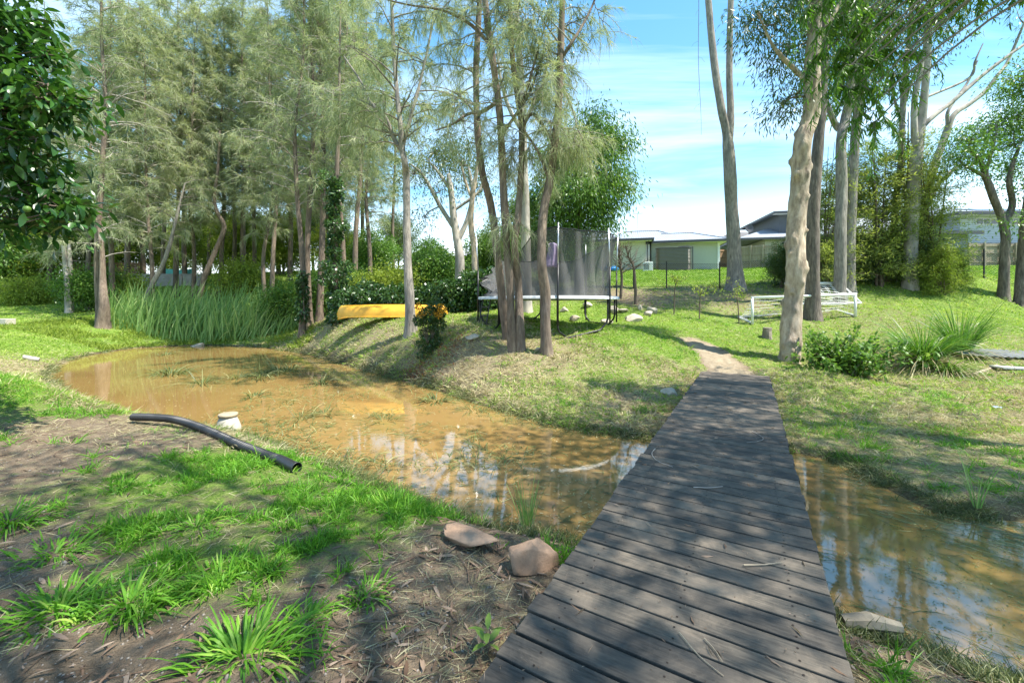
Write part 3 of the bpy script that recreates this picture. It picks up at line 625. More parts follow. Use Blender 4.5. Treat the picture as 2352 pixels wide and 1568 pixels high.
h7 = P(1035, 640, 45); HG = empty("house", h7, "far pale roofed house glimpsed behind the ivy hedge", "house")
m_ = MB(); m_.box(-3.5, 2.6, 0, 8, -1, 2.4); m_.build("wall", M['cream_wall'], HG)
m_ = MB(); hip(m_, -4.2, 3.2, -.7, 8.7, 2.45, -1.3, .4, 4, 4.1); M['pale_roof'] = plain('pale metal roof', (.55, .56, .57), .5, var=.06); m_.build("roof", M['pale_roof'], HG)

# left background: sleeper wall, brown fence, shade cloth
def sleeper_wall(px0, px1, py, Y, h, label):
    A, B = P(px0, py, Y), P(px1, py, Y); e = empty("retaining_wall", A, label, "retaining wall")
    L = B[0] - A[0]; nrow = max(2, round(h / .3))
    m1 = MB()
    for r_ in range(nrow):
        x = 0.0
        while x < L: m1.box(x, min(x + 2.38, L), 0, .12, r_ * .3 - .35, r_ * .3 - .055, random.random()); x += 2.4
    m1.build("sleepers", M['wallblock'], e)
    k = 0.0
    while k <= L:
        m2 = MB(); m2.box(k - .06, k + .06, -.06, -.003, -.4, h - .3); m2.build("post", M['wallblock'], e); k += 2.4
    return e
sleeper_wall(-60, 125, 655, 30.0, 1.55, "grey concrete sleeper wall at the far left behind the green bank")
sleeper_wall(195, 470, 664, 30.5, 1.35, "grey concrete sleeper wall running behind the cattails and thin trunks")
paling_fence("paling_fence", P(150, 640, 34), P(324, 640, 34), 1.35, "brown paling fence on top of the wall behind the left casuarinas", M['fence_brown'], 4)
tp = empty("shade_cloth", P(400, 645, 33), "teal green shade cloth stretched between posts behind the leaning trunk", "shade cloth")
nx, nz = 24, 10; V = []; 
for j in range(nz):
    for i in range(nx):
        u, v = i / (nx - 1), j / (nz - 1); V.append((-1.35 + 2.6 * u, .12 * math.sin(u * 9 + v * 3) * (1 - v) + .5 * v, -.2 + (1.25 - .1 * math.sin(u * math.pi)) * v + .02 * math.sin(u * 30)))
m_ = MB(); m_.add(V, [(j * nx + i, j * nx + i + 1, (j + 1) * nx + i + 1, (j + 1) * nx + i) for j in range(nz - 1) for i in range(nx - 1)]); m_.build("cloth", M['teal'], tp, smooth=True)
for x_ in (-1.38, 1.28):
    m_ = MB(); m_.tube([(x_, .5, -.6), (x_, .5, 1.15)], .04, 6); m_.build("post", M['twig_pale'], tp)

# chain-link fence across the lawn
cf = empty("chain_link_fence", (0, 0, 0), "low black chain-link fence along the edge of the lawn", "fence")
cpx = [1385, 1455, 1531, 1653, 1780, 1905, 2030, 2150, 2260, 2370]; cY = [20.5, 20.3, 20, 19.8, 19.6, 19.3, 18.8, 18.3, 17.8, 17.4]
cp = [gp(p_, y_) for p_, y_ in zip(cpx, cY)]
for p_ in cp:
    m_ = MB(); m_.tube([(p_[0], p_[1], p_[2] - .3), (p_[0], p_[1], p_[2] + 1.32)], .032, 7); m_.build("post", M['black_steel'], cf)
wires = Soup()
for a_, b_ in zip(cp[:-1], cp[1:]):
    L = np.linalg.norm(b_ - a_); n_ = int(L / .11); hh = 1.15
    def pt(u, v): return a_ + (b_ - a_) * u + np.array([0, 0, .06 + hh * v])
    for s_ in (1, -1):
        for i in range(-int(hh / .11), n_ + int(hh / .11)):
            u0, u1 = i * .11 / L, (i * .11 + hh) / L; v0, v1 = 0.0, 1.0
            if u0 < 0: v0 = -u0 / (u1 - u0); u0 = 0
            if u1 > 1: v1 = v0 + (1 - u0) * L / hh if i >= 0 else 1; v1 = min(1, v1); u1 = 1
            if v1 <= v0 or u0 >= 1: continue
            A_, B_ = (pt(u0, v0), pt(u1, v1)) if s_ == 1 else (pt(1 - u0, v0), pt(1 - u1, v1))
            t_ = np.array([0, 0, .0055]); wires.add([A_ - t_, B_ - t_, B_ + t_, A_ + t_], [[0, 1, 2, 3]])
    for v in (0.02, 1.0): wires.tube([pt(0, v), pt(1, v)], .007, 4)
wires.build("wire_mesh", M['black_steel'], cf)

# ------------------------------------------------------------------ trampoline
tc_ = gp(1258, 12.6); tc_[2] = .83; TR = empty("trampoline", tc_, "round trampoline with sagging black safety net on the grass behind the tree stems", "trampoline")
RR, HR, HP = 2.08, .92, 2.82; an = np.linspace(0, 2 * math.pi, 65)
m_ = MB(); m_.tube([(RR * math.cos(a_), RR * math.sin(a_), HR) for a_ in an], .035, 8, cap=False); m_.build("ring_frame", M['steel'], TR, smooth=True)
m_ = MB(); m_.add([(r_ * math.cos(a_), r_ * math.sin(a_), HR + z_) for r_, z_ in ((RR - .3, .03), (RR + .05, .05), (RR + .06, -.03)) for a_ in an[:-1]], [(k * 64 + i, k * 64 + (i + 1) % 64, (k + 1) * 64 + (i + 1) % 64, (k + 1) * 64 + i) for k in range(2) for i in range(64)])
m_.build("spring_pad", plain('silver pad', (.50, .52, .53), .5, var=.15), TR, smooth=True)
m_ = MB(); m_.add([((RR - .3) * math.cos(a_), (RR - .3) * math.sin(a_), HR + .012) for a_ in an[:-1]], [tuple(range(64))]); m_.build("mat", M['black_plastic'], TR)
pa = [R(-88 + 45 * k) for k in range(8)]
for k, a_ in enumerate(pa):
    x_, y_ = (RR + .06) * math.cos(a_), (RR + .06) * math.sin(a_); lean = random.uniform(-.03, .05)
    m_ = MB(); m_.tube([(x_, y_, .2), (x_, y_, HR + .85)], .024, 8); po = m_.build("net_pole", M['black_steel'], TR, smooth=True)
    m_ = MB(); m_.tube([(x_, y_, HR + .85), (x_ * (1 + lean), y_ * (1 + lean), HP)], .02, 8); m_.build("pole_top", M['steel'], po, smooth=True)
for k in (0, 2, 4, 6):
    a0, a1 = pa[k], pa[k + 1]; A_ = np.array([RR * math.cos(a0), RR * math.sin(a0), 0]); B_ = np.array([RR * math.cos(a1), RR * math.sin(a1), 0]); d_ = (B_ - A_); zt = lambda p: float(hgt(tc_[0] + p[0], tc_[1] + p[1])) - tc_[2]
    q0, q1 = A_ + d_ * .17, B_ - d_ * .17; z0_, z1_ = zt(q0), zt(q1); zA, zB = zt(A_), zt(B_)
    up = lambda p, z: (p[0], p[1], z)
    m_ = MB(); m_.tube([up(A_, HR - .02), up(A_, zA + .34), up(A_ + d_ * .03, zA + .22), up(q0 - d_ * .02, z0_ + .06), up(q0 + d_ * .03, z0_ + .025), up((A_ + B_) / 2, (z0_ + z1_) / 2 + .025), up(q1 - d_ * .03, z1_ + .025), up(q1 + d_ * .02, z1_ + .06), up(B_ - d_ * .03, zB + .22), up(B_, zB + .34), up(B_, HR - .02)], .028, 8)
    m_.build("leg", M['black_steel'], TR, smooth=True)
# net: upright at the front and right, slumped on the left
na, nv = 120, 16; V = []
aa = np.linspace(R(-128), R(206), na)
for j in range(nv):
    v = j / (nv - 1)
    for i, a_ in enumerate(aa):
        dg = math.degrees(a_); top = HP - .10
        if dg > 20: top -= .42 * float(sstep(20, 60, dg))
        if dg > 120: top -= .75 * float(sstep(125, 175, dg))
        if dg > 180: top -= .5 * float(sstep(180, 205, dg))
        if dg < -100: top -= .9 * float(sstep(-100, -128, dg))
        nearest = min(abs((dg + 88 - 45 * k + 180) % 360 - 180) for k in range(8)); top -= .07 * min(1, nearest / 15) ** .7
        rr_ = RR - .05 - .16 * (1 - v) - .22 * math.sin(v * math.pi) * (.25 + .4 * float(vnoise(np.array(dg / 25.0), np.array(v * 2.0), 4.0))) - (.5 * float(sstep(130, 200, dg)) + .5 * float(sstep(-100, -128, dg))) * v * (1.2 - v)
        rr_ += .05 * math.sin(dg * .45 + v * 4) * (1 + 2 * float(sstep(130, 180, dg)))
        V.append((rr_ * math.cos(a_), rr_ * math.sin(a_), HR + .03 + (top - HR) * v))
m_ = MB(); m_.add(V, [(j * na + i, j * na + i + 1, (j + 1) * na + i + 1, (j + 1) * na + i) for j in range(nv - 1) for i in range(na - 1)])
ne = m_.build("net", M['net'], TR, smooth=True)
m_ = MB(); m_.tube([V[(nv - 1) * na + i] for i in range(na)], .014, 5); m_.tube([V[i] for i in range(na)], .012, 5); m_.build("hem", M['black_steel'], ne)
ld = [(-RR - .02, -.35), (-RR + .14, .25)]
m_ = MB()
for x_, y_ in ((-1.95, -.55), (-1.72, -.78)):
    m_.tube([(x_, y_, HR - .03), (x_ - .14, y_ - .16, .02)], .02, 6)
for k in range(3):
    t_ = .25 + .27 * k; z_ = HR - .03 - t_ * .9; m_.tube([(-1.95 - .14 * t_, -.55 - .16 * t_, z_), (-1.72 - .14 * t_, -.78 - .16 * t_, z_)], .022, 6)
m_.build("ladder", M['black_steel'], TR)
tw = P(1268, 561, 10.6); TW = empty("towel", tw, "faded purple towel hung over the trampoline net", "towel")
V = []
for j in range(12):
    for i in range(9):
        u, v = i / 8, j / 11; V.append(((u - .5) * (.22 + .17 * v) + .02 * math.sin(v * 5), -.10 + .03 * math.sin(u * 9 + v * 2) + .02, -v * .62 + .03 * math.sin(u * 3.1)))
m_ = MB(); m_.add(V, [(j * 9 + i, j * 9 + i + 1, (j + 1) * 9 + i + 1, (j + 1) * 9 + i) for j in range(11) for i in range(8)]); to = m_.build("cloth", M['towel'], TW, smooth=True)
so_ = to.modifiers.new("thick", 'SOLIDIFY'); so_.thickness = .012

# ------------------------------------------------------------------ goals, canoe, pipe, pedestal and other things
def goal(px, Y, w, h, depth, rz, label, fallen=0.0):
    b = gp(px, Y); e = empty("football_goal", b, label, "football goal", rz=rz); r_ = .045
    zr = float(hgt(b[0] + w * math.cos(rz), b[1] + w * math.sin(rz))) - b[2]
    m1 = MB(); m1.tube([(0, 0, 0), (0, 0, h), ], r_, 10); m1.tube([(w, 0, zr), (w, 0, h + zr * .5)], r_, 10); m1.tube([(-.03, 0, h), (w + .03, 0, h + zr * .5)], r_, 10); m1.build("front_frame", M['white_pipe'], e, smooth=True)
    m1 = MB(); zd = float(hgt(b[0] - depth * math.sin(rz), b[1] + depth * math.cos(rz))) - b[2]
    m1.tube([(0, 0, .05), (0, depth, zd + .05), (w, depth, zd + zr + .05), (w, 0, zr + .05)], r_ * .8, 8); m1.build("ground_frame", M['white_pipe'], e, smooth=True)
    s_ = Soup(); nn = int(w / .16); kk = 7
    def q(u, v): # from the crossbar down to the back bar
        return np.array([w * u, depth * v, (h - .03) + (zd + .06 - h) * v - .10 * math.sin(v * math.pi) + zr * u * .7 + .02 * math.sin(u * 23 + v * 7)])
    for i in range(nn + 1): s_.tube([q(i / nn, v) for v in np.linspace(0, 1, kk)], .006, 4)
    for v in np.linspace(.1, 1, 7): s_.tube([q(u, v) for u in np.linspace(0, 1, 12)], .006, 4)
    for x_, zz in ((0, 0), (w, zr)):
        for v in np.linspace(.2, .9, 5):
            a_ = q(x_ / w, v); s_.tube([a_, (x_, a_[1], zz + zd * v + .05)], .005, 4)
            s_.tube([(x_, 0, zz + (h - .05) * (1 - v)), (x_, depth * (1 - (1 - v)), zz + zd * v + .06 + (h - .2) * (1 - v) * .9)], .005, 4)
    s_.build("net", M['net_white'], e); return e
goal(1728, 14.3, 3.68, .93, .85, R(1.5), "long low white football goal with a slack net standing behind the lumpy tree")
GB = gp(1818, 15.8); e = empty("football_goal", GB, "second white football goal tipped up behind the long low one", "football goal", rz=R(2))
w_ = 2.12; m1 = MB(); zt_ = P(1900, 650, 15.8)[2] - GB[2]
m1.tube([(0, 0, 0), (0, .3, zt_)], .045, 10); m1.tube([(w_, 0, .1), (w_, .3, zt_ + .05)], .045, 10); m1.tube([(-.03, .3, zt_), (w_ + .03, .3, zt_ + .02)], .045, 10); m1.build("front_frame", M['white_pipe'], e, smooth=True)
m1 = MB(); m1.tube([(w_ + .0, .3, zt_ + .08), (w_ + .1, -.6, .2)], .035, 8); m1.tube([(0, .3, zt_ - .03), (-.1, -.6, .15)], .035, 8); m1.tube([(-.1, -.6, .15), (w_ + .1, -.6, .2)], .035, 8); m1.build("back_frame", M['white_pipe'], e, smooth=True)
s_ = Soup(); q = lambda u, v: np.array([w_ * u, .3 - .45 * v - .18 * math.sin(v * 3), zt_ - .02 - (zt_ - .2) * v * .95 + .03 * math.sin(u * 17 + v * 9)])
for i in range(15): s_.tube([q(i / 14 + .02 * math.sin(i * 3), v) for v in np.linspace(0, 1, 8)], .009, 4)
for v in np.linspace(.06, 1, 9): s_.tube([q(u, v) for u in np.linspace(0, 1, 14)], .009, 4)
s_.build("net", M['net_white'], e)

# upturned canoe
ca = P(902, 735, 15.4); ca[2] = float(hgt(ca[0], ca[1])) + .02
CA = empty("canoe", ca, "yellow canoe lying upside down on the grass before the ivy hedge", "canoe", rz=R(2))
L_ = 4.15; V = []; ns, nr = 48, 22
for i in range(ns):
    u = -1 + 2 * i / (ns - 1); t_ = abs(u)
    bw = .43 * (1 - t_ ** 2.6) ** .75 + .012; keel = .52 - .05 * t_ ** 2 - .30 * max(0, (t_ - .90) / .10) ** 2.2; gun = .06 - .05 * t_ ** 4 - .05 * max(0, (t_ - .8) / .2)
    for j in range(nr):
        a_ = math.pi * j / (nr - 1); c_, s2 = math.cos(a_), math.sin(a_)
        V.append((u * L_ / 2 * (1 - .02 * (1 - s2)), bw * math.copysign(abs(c_) ** .75, c_), gun + (keel - gun) * s2 ** .72))
m1 = MB(); m1.add(V, [(i * nr + j, (i + 1) * nr + j, (i + 1) * nr + j + 1, i * nr + j + 1) for i in range(ns - 1) for j in range(nr - 1)] + [tuple(range(nr)), tuple(range((ns - 1) * nr + nr - 1, (ns - 1) * nr - 1, -1))])
ho = m1.build("hull", M['canoe'], CA, smooth=True)
m1 = MB(); m1.tube([V[i * nr] for i in range(ns)], .022, 6); m1.tube([V[i * nr + nr - 1] for i in range(ns)], .022, 6); m1.build("gunwale", M['canoe'], CA, smooth=True)

# corrugated drain pipe
pp = [G(306, 957, -.03), G(350, 958, -.02), G(400, 963, -.03), G(450, 978, -.06), G(500, 1000, -.09), G(550, 1023, -.12), G(600, 1045, -.16), G(640, 1062, -.18), G(672, 1085, -.22), G(682, 1100, -.27)]
pc = resample(pp, 420)
for i in range(420): pc[i, 2] = max(pc[i, 2], 0 * pc[i, 2] + float(hgt(pc[i, 0], pc[i, 1])) + .042)
pc[:, 2] = np.convolve(np.pad(pc[:, 2], 20, mode='edge'), np.ones(41) / 41, 'valid')
DP = empty("drain_pipe", pc[200], "black corrugated drain pipe lying along the near bank edge", "drain pipe")
pl = pc - pc[200]
kk = np.arange(330); m1 = MB(); m1.tube(pl[:330], 0.047 + .0055 * np.sign(np.sin(kk * 2 * math.pi / 4.0 + .4)), 16); m1.build("corrugated_pipe", M['black_plastic'], DP, smooth=False)
V, q_, _ = tube(pl[326:], np.linspace(.054, .058, 94), 20); V2, q2_, _ = tube(pl[326:], np.linspace(.048, .051, 94), 20)
m1 = MB(); m1.add(V, q_); m1.add(V2, q2_[:, ::-1]); nV = len(V); m1.f += [(nV - 20 + k, nV - 20 + (k + 1) % 20, 2 * nV - 20 + (k + 1) % 20, 2 * nV - 20 + k) for k in range(20)]
m1.build("pipe_end", M['black_plastic'], DP, smooth=True)

# pedestal
pd = G(524, 985, WL); PD = empty("pedestal", (pd[0], pd[1], WL - .1), "pale tapered concrete pedestal with a round cap at the pond edge", "pedestal"); PD.scale = (.95, .95, .74)
def lathe(mb, prof, n=28, wob=0.0):
    V = []
    for r_, z_ in prof:
        for k in range(n): a_ = 2 * math.pi * k / n; w2 = 1 + wob * math.sin(3 * a_ + z_ * 9); V.append((r_ * w2 * math.cos(a_), r_ * w2 * math.sin(a_), z_))
    m = len(prof); mb.add(V, [(i * n + k, i * n + (k + 1) % n, (i + 1) * n + (k + 1) % n, (i + 1) * n + k) for i in range(m - 1) for k in range(n)] + [tuple(range((m - 1) * n, m * n))])
m1 = MB(); lathe(m1, [(.215, 0), (.20, .12), (.165, .28), (.135, .37), (.128, .40)], wob=.02); m1.build("body", M['concrete'], PD, smooth=True)
m1 = MB(); lathe(m1, [(.10, .402), (.128, .405), (.145, .425), (.145, .465), (.135, .478), (.08, .475), (.07, .482), (.001, .482)], wob=.01); m1.build("cap", plain('lichened cap', (.33, .27, .18), .9, var=.3, scale=14, bmp=.6), PD, smooth=True)

# rocks
def rock_mesh(name, sx, sy, sz, seed, mat, flat=.35, cuts=15):
    import bmesh
    bm = bmesh.new(); bmesh.ops.create_icosphere(bm, subdivisions=4, radius=1); r = np.random.default_rng(seed)
    pl_ = [(unit(r.normal(size=3) * [1, 1, .8]), r.uniform(.42, .74)) for _ in range(cuts)]
    for v in bm.verts:
        c = np.array(v.co)
        for n_, d_ in pl_:
            k = c @ n_ - d_
            if k > 0: c = c - n_ * k * .97
        f_ = 1 + .07 * (float(vnoise(np.array(c[0] * 3 + 9), np.array(c[1] * 3 + c[2] * 2.3), seed)) - .5) + .05 * (float(vnoise(np.array(c[0] * 9 + 9), np.array(c[1] * 9 + c[2] * 7), seed)) - .5)
        c = c * f_; v.co = (c[0] * sx, c[1] * sy, c[2] * sz)
    me = bpy.data.meshes.new(name); bm.to_mesh(me); bm.free(); me.shade_smooth(); me.materials.append(mat); return me
def rock(p, s, seed, mat, label, rz=0.0, group=None, sink=.3):
    o = link("rock", rock_mesh("rock", *s, seed, mat)); o.location = (p[0], p[1], float(hgt(p[0], p[1])) + s[2] * (1 - 2 * sink)); o.rotation_euler = (0, 0, rz); tag(o, label, "rock", group); return o
rock(G(1228, 1305, -.2), (.21, .15, .15), 3, M['rock_brown'], "angular brown rock beside the bridge's left edge", .4)
rock(G(1075, 1268, -.22), (.27, .14, .10), 8, M['rock_brown'], "long rounded brown rock in the mud left of the angular one", -.35)
for i, (px, py, Y, s, lb) in enumerate([(1318, 737, 14.6, (.26, .22, .16), "pale rock lying apart from the others under the trampoline's right side"), (1296, 712, 16.0, (.30, .25, .15), "pale rock under the trampoline just right of the curved stem"),
        (1352, 700, 16.6, (.34, .25, .14), "pale flat rock behind the trampoline legs"), (1408, 712, 15.6, (.30, .22, .20), "pale rock just right of the trampoline's outer legs"), (1433, 714, 15.5, (.28, .2, .12), "flat pale slab next to the trampoline leg rock"),
        (1452, 726, 14.4, (.42, .30, .22), "largest pale boulder of the pile right of the trampoline"), (1392, 734, 13.8, (.36, .22, .12), "low pale slab behind the trampoline's front leg"), (1470, 710, 16, (.16, .16, .16), "small square rock at the back of the pale pile"),
        (1488, 720, 15, (.26, .2, .18), "pale block in front of the rightmost rock of the pile"), (1497, 710, 15.8, (.32, .22, .2), "rightmost pale block of the rock pile")]):
    rock(P(px, py, Y), s, 20 + i, M['rock'], lb, i * .7, "pale rocks by the trampoline")
rock(G(455, 795, WL), (.42, .24, .24), 41, M['rock'], "pale rounded rock at the far edge of the pond", .2, sink=.35)
rock(P(1087, 765, 10.8), (.32, .22, .10), 44, M['rock'], "flat pale stone slab on the bank left of the tree stems", .2)
rock(G(1235, 830, .2), (.14, .1, .08), 45, M['rock'], "small pale stone on the sandy bank below the curved stem", .2)
rock(G(1540, 905, -.18), (.22, .16, .10), 46, M['rock'], "flat pale stone against the bridge's far left edge", .2)
# stump, log, blocks, boards
def log(name, A, B, r_, mat, label, cat="log", seed=1):
    e_ = MB(); A, B = np.array(A, float), np.array(B, float); pts = [A + (B - A) * t_ + np.array([0, 0, .15 * r_ * math.sin(seed + 5 * t_)]) for t_ in np.linspace(0, 1, 9)]
    e_.tube(pts, [r_ * (.85 + .25 * random.random()) for _ in pts], 10); o = e_.build(name, mat, smooth=True); return tag(o, label, cat)
st = P(1762, 785, 12.2); st[2] = float(hgt(st[0], st[1])); m1 = MB(); lathe(m1, [(.16, -.1), (.13, .05), (.115, .2), (.12, .3), (.10, .31)], 14, .12); o = m1.build("stump", M['bark_lump'], smooth=False); o.location = st; tag(o, "short cut stump in the grass left of the lumpy tree", "stump")
a_ = P(53, 800, 13.2); b_ = P(90, 794, 13.4); log("log", (a_[0], a_[1], float(hgt(a_[0], a_[1])) + .06), (b_[0], b_[1], float(hgt(b_[0], b_[1])) + .07), .075, M['twig_pale'], "pale bleached log lying on the left pond bank")
bk = gp(8, 19); m1 = MB(); m1.box(-.5, .35, -.2, .2, -.1, .24); o = m1.build("concrete_block", M['concrete'], bevel=.02); o.location = bk; tag(o, "grey concrete block on the grass at the left picture edge", "block")
wb = np.array([2.1, 2.42, -.33]); m1 = MB(); m1.tube([(-.13, .02, .0), (.02, 0, .015), (.17, -.03, .0)], [.035, .05, .03], 7); o = m1.build("timber_offcut", M['log'], smooth=False); o.location = wb; tag(o, "weathered timber offcut in the mud beside the bridge's right edge", "timber")
sh = gp(2290, 9.6); m1 = MB(); nn = 60
V = [(-.95 + 1.9 * i / (nn - 1), y_, .05 + .012 * math.sin(i * 1.57) + .03 * y_) for y_ in (-.35, .35) for i in range(nn)]
m1.add(V, [(i, i + 1, nn + i + 1, nn + i) for i in range(nn - 1)]); o = m1.build("metal_sheet", plain('old corrugated sheet', (.20, .21, .21), .5, metal=.3, var=.25)); o.location = sh + np.array([.1, 0, .03]); o.rotation_euler = (R(8), R(2), R(-12)); s2_ = o.modifiers.new("thick", 'SOLIDIFY'); s2_.thickness = .006; tag(o, "grey corrugated metal sheet lying behind the strap-leaved clumps", "metal sheet")
bd = gp(2345, 8.7); m1 = MB(); m1.box(-.45, .6, -.16, .16, .01, .05); o = m1.build("board", plain('grey board', (.42, .42, .40), .8, var=.2), bevel=.006); o.location = bd + np.array([0, 0, .02]); o.rotation_euler = (0, R(2), R(-10)); tag(o, "pale grey board lying on the grass at the right edge", "board")
a_ = gp(2235, 8.6); b_ = gp(2290, 9.0); log("branch", a_ + [0, 0, .04], b_ + [0, 0, .05], .035, M['log'], "short barkless branch lying left of the pale board", "branch")
# vine hanging from above beside the twin gum
vt = [P(1603 + 8 * math.sin(i * .7) * (i / 12) * .4 + (i / 12) * 5, -120 + 430 * i / 12, 12.5) for i in range(13)]
vs = Soup(); vs.tube(vt, np.linspace(.010, .005, 13), 5)
for i in range(3, 12): 
    d_ = rdir(1)[0]; vs.tube([vt[i], vt[i] + d_ * .12, vt[i] + d_ * .2 + [0, 0, -.08]], .003, 3)
tag(vs.build("hanging_vine", M['twig']), "thin bare vine hanging down against the sky left of the twin-trunk gum", "vine")
# twigs on the deck
def deckpt(t, s): 
    q = BA + BN * t - BD * s; return np.array([q[0], q[1], .006])
def px_deck(px, py): return G(px, py, .006)
for pts, r_, lb in [([(1708, 1298), (1750, 1297), (1797, 1292)], .005, "bent brown twig lying on the right of the bridge planks"), ([(1560, 1452), (1600, 1500), (1640, 1535), (1662, 1552)], .0035, "long thin stem lying on the nearest bridge planks"),
        ([(1618, 1466), (1640, 1490), (1660, 1520)], .0035, "short thin stem on the near planks right of the long one"), ([(1593, 1119), (1630, 1120), (1660, 1117)], .004, "pale dry stem lying across the middle planks"),
        ([(1505, 1030), (1497, 1042), (1510, 1058), (1545, 1072)], .004, "curled pale grass stem on the bridge's left side"), ([(1728, 990), (1752, 1004), (1746, 1012), (1715, 1016)], .0035, "curled pale tendril on the bridge's right side")]:
    s_ = Soup(); pt_ = resample([px_deck(*q) for q in pts], 10); pt_[:, 2] = .004 + r_; s_.tube(pt_, np.linspace(r_, r_ * .6, 10), 5); tag(s_.build("twig", M['twig_pale'] if 'pale' in lb else M['log']), lb, "twig")

# ------------------------------------------------------------------ trees
def stem(soup, ctrl, rad, n=30, seg=12, rough=.10, seed=0, flare=.5, knobs=None):
    """tapered, uneven trunk through control points; returns its centre line and radii"""
    pts = resample(ctrl, n); rr = resample(np.array([[r_, 0, 0] for r_ in rad]), n)[:, 0]
    s_ = np.concatenate([[0], np.cumsum(np.linalg.norm(np.diff(pts, axis=0), axis=1))])
    if flare: rr = rr * (1 + flare * np.exp(-s_ / (rr[0] * 1.6)))
    a = np.arange(seg) / seg * 2 * math.pi; A, S = np.meshgrid(a, s_)
    bp = 1 + rough * (vnoise(np.cos(A) * 1.7 + 5 + seed, np.sin(A) * 1.7 + S / max(rr[0], .05) * .45, seed) - .5) * 2 + rough * .8 * (vnoise(np.cos(A) * 4 + 9, np.sin(A) * 4 + S / max(rr[0], .05) * 1.3, seed + 3) - .5)
    if knobs:
        for (ks, ka, kw, kh) in knobs:
            da = (A - ka + math.pi) % (2 * math.pi) - math.pi; bp = bp + kh * np.exp(-((S - ks) / kw) ** 2 - (da * rr[0] / kw) ** 2)
    V, q, _ = tube(pts, np.maximum(rr, .002), seg, bp); soup.add(V, q, None, 0.0); return pts, rr
def pstem(path, Y, base_sink=.15, wob=.12, seed=0, top=None):
    """(px, py, width px) down the trunk seen in the photo -> points and radii at distance Y"""
    r = np.random.default_rng(seed); c, rd = [], []
    for i, (px, py, w) in enumerate(path):
        y = Y + (r.normal() * wob if i else 0); c.append(P(px, py, y)); rd.append(w / 2 / F * y)
    c = np.array(c); z0 = float(hgt(c[0][0], c[0][1])); c[0][2] = z0 - base_sink; return c, rd
def branchlets(ts, cs, pts, t0, L, r, needle=(.34, .013), per=34, sub=None, tone=.5, droop=.5):
    """needle sprays along the outer part of one branch"""
    m = len(pts); nsub = sub if sub is not None else int(5 + L * 3.2)
    seg = np.linalg.norm(pts[-1] - pts[0]); 
    for k in range(nsub):
        t = t0 + (1 - t0) * (k + r.random()) / nsub; i = min(int(t * (m - 1)), m - 2); f = t * (m - 1) - i
        p = pts[i] * (1 - f) + pts[i + 1] * f; tg = unit(pts[i + 1] - pts[i])
        d = unit(tg * .5 + rdir(1, r)[0] * .8 + np.array([0, 0, .12])); l = r.uniform(.45, 1.25) * min(1, .45 + seg * .2)
        u = np.linspace(0, 1, 5)[:, None]; sp = p + d * l * u + np.array([0, 0, -1]) * l * .45 * u ** 2
        ts.tube(sp, np.linspace(.009, .003, 5), 3, .3)
        n = int(per * r.uniform(.6, 1.3)); uu = r.random(n) ** .8; j = np.minimum((uu * 4).astype(int), 3); ff = (uu * 4 - j)[:, None]
        pp = sp[j] * (1 - ff) + sp[j + 1] * ff; dd = unit(sp[j + 1] - sp[j]) * .65 + rdir(n, r) * .62 + np.array([0, 0, -.02])
        tn = np.clip(tone + r.normal() * .25 + r.normal(size=n) * .12, 0, 1)
        cs.add(*strips(pp, dd, r.uniform(.6, 1.25, n) * needle[0], needle[1], droop * r.uniform(.5, 1.3, n), tn, r))
def cas_branches(ts, cs, pts, rr, h0, h1, n, Lf, r, up=(.35, 1.0), per=34, needle=(.34, .013), bare=0.0, tone=.5, droop=.5, az=None):
    m = len(pts)
    for k in range(n):
        h = h0 + (h1 - h0) * (k + r.random()) / n; i = min(int(h * (m - 1)), m - 2); f = h * (m - 1) - i
        p = pts[i] * (1 - f) + pts[i + 1] * f; a = r.uniform(0, 2 * math.pi) if az is None else r.uniform(*az); e = r.uniform(*up); L = Lf(h) * r.uniform(.6, 1.2)
        d = np.array([math.cos(a) * math.cos(e), math.sin(a) * math.cos(e), math.sin(e)]); sd = np.cross(d, [0, 0, 1]) * r.normal() * .18
        u = np.linspace(0, 1, 8)[:, None]
        bp = p + d * L * u + sd * L * u ** 2 + np.array([0, 0, -1]) * L * .35 * u ** 2 + r.normal(size=(8, 3)) * .02 * L * u
        r0 = min(rr[i] * .5, .012 + .011 * L); ts.tube(bp, np.linspace(r0, .005, 8), 5, .4)
        if r.random() >= bare: branchlets(ts, cs, bp, .28, L, r, needle, per, tone=tone, droop=droop)
        else:
            for q in range(4):
                b0 = bp[3 + q]; dd = unit(d + rdir(1, r)[0] * .9); ts.tube([b0, b0 + dd * L * .13, b0 + dd * L * .25 + np.array([0, 0, -.04 * L])], [.008, .005, .002], 3, .9)

def casuarina_kind(seed, Hh, r0, L0, h0, n, per, bare, tone):
    r = np.random.default_rng(seed); ts, cs = Soup(), Soup(); k = 7
    c = np.stack([np.cumsum(r.normal(size=k) * .14) * Hh / 16, np.cumsum(r.normal(size=k) * .14) * Hh / 16, np.linspace(0, Hh, k)], 1); c[0, :2] = 0; c[1, :2] *= .4
    pts, rr = stem(ts, c, np.linspace(r0, .015, k) ** 1.0, 34, 10, .09, seed, .45)
    cas_branches(ts, cs, pts, rr, h0, .98, n, lambda h: L0 * (1.06 - h) ** .45 * min(1, (h - h0) * 4 + .45), r, (.1, 1.0), per, (.36, .017), bare, tone, .28)
    return ts, cs
VAR = []
for sd, Hh, r0, L0, h0, n, per, bare, tone in [(1, 20, .16, 3.8, .24, 100, 32, .2, .52), (2, 21, .18, 4.0, .26, 104, 32, .18, .42), (3, 19, .13, 3.4, .22, 96, 32, .2, .60), (4, 22, .16, 3.1, .30, 88, 20, .3, .45)]:
    ts, cs = casuarina_kind(sd, Hh, r0, L0, h0, n, per, bare, tone); VAR.append((ts.mesh("trunk"), cs.mesh("crown")))
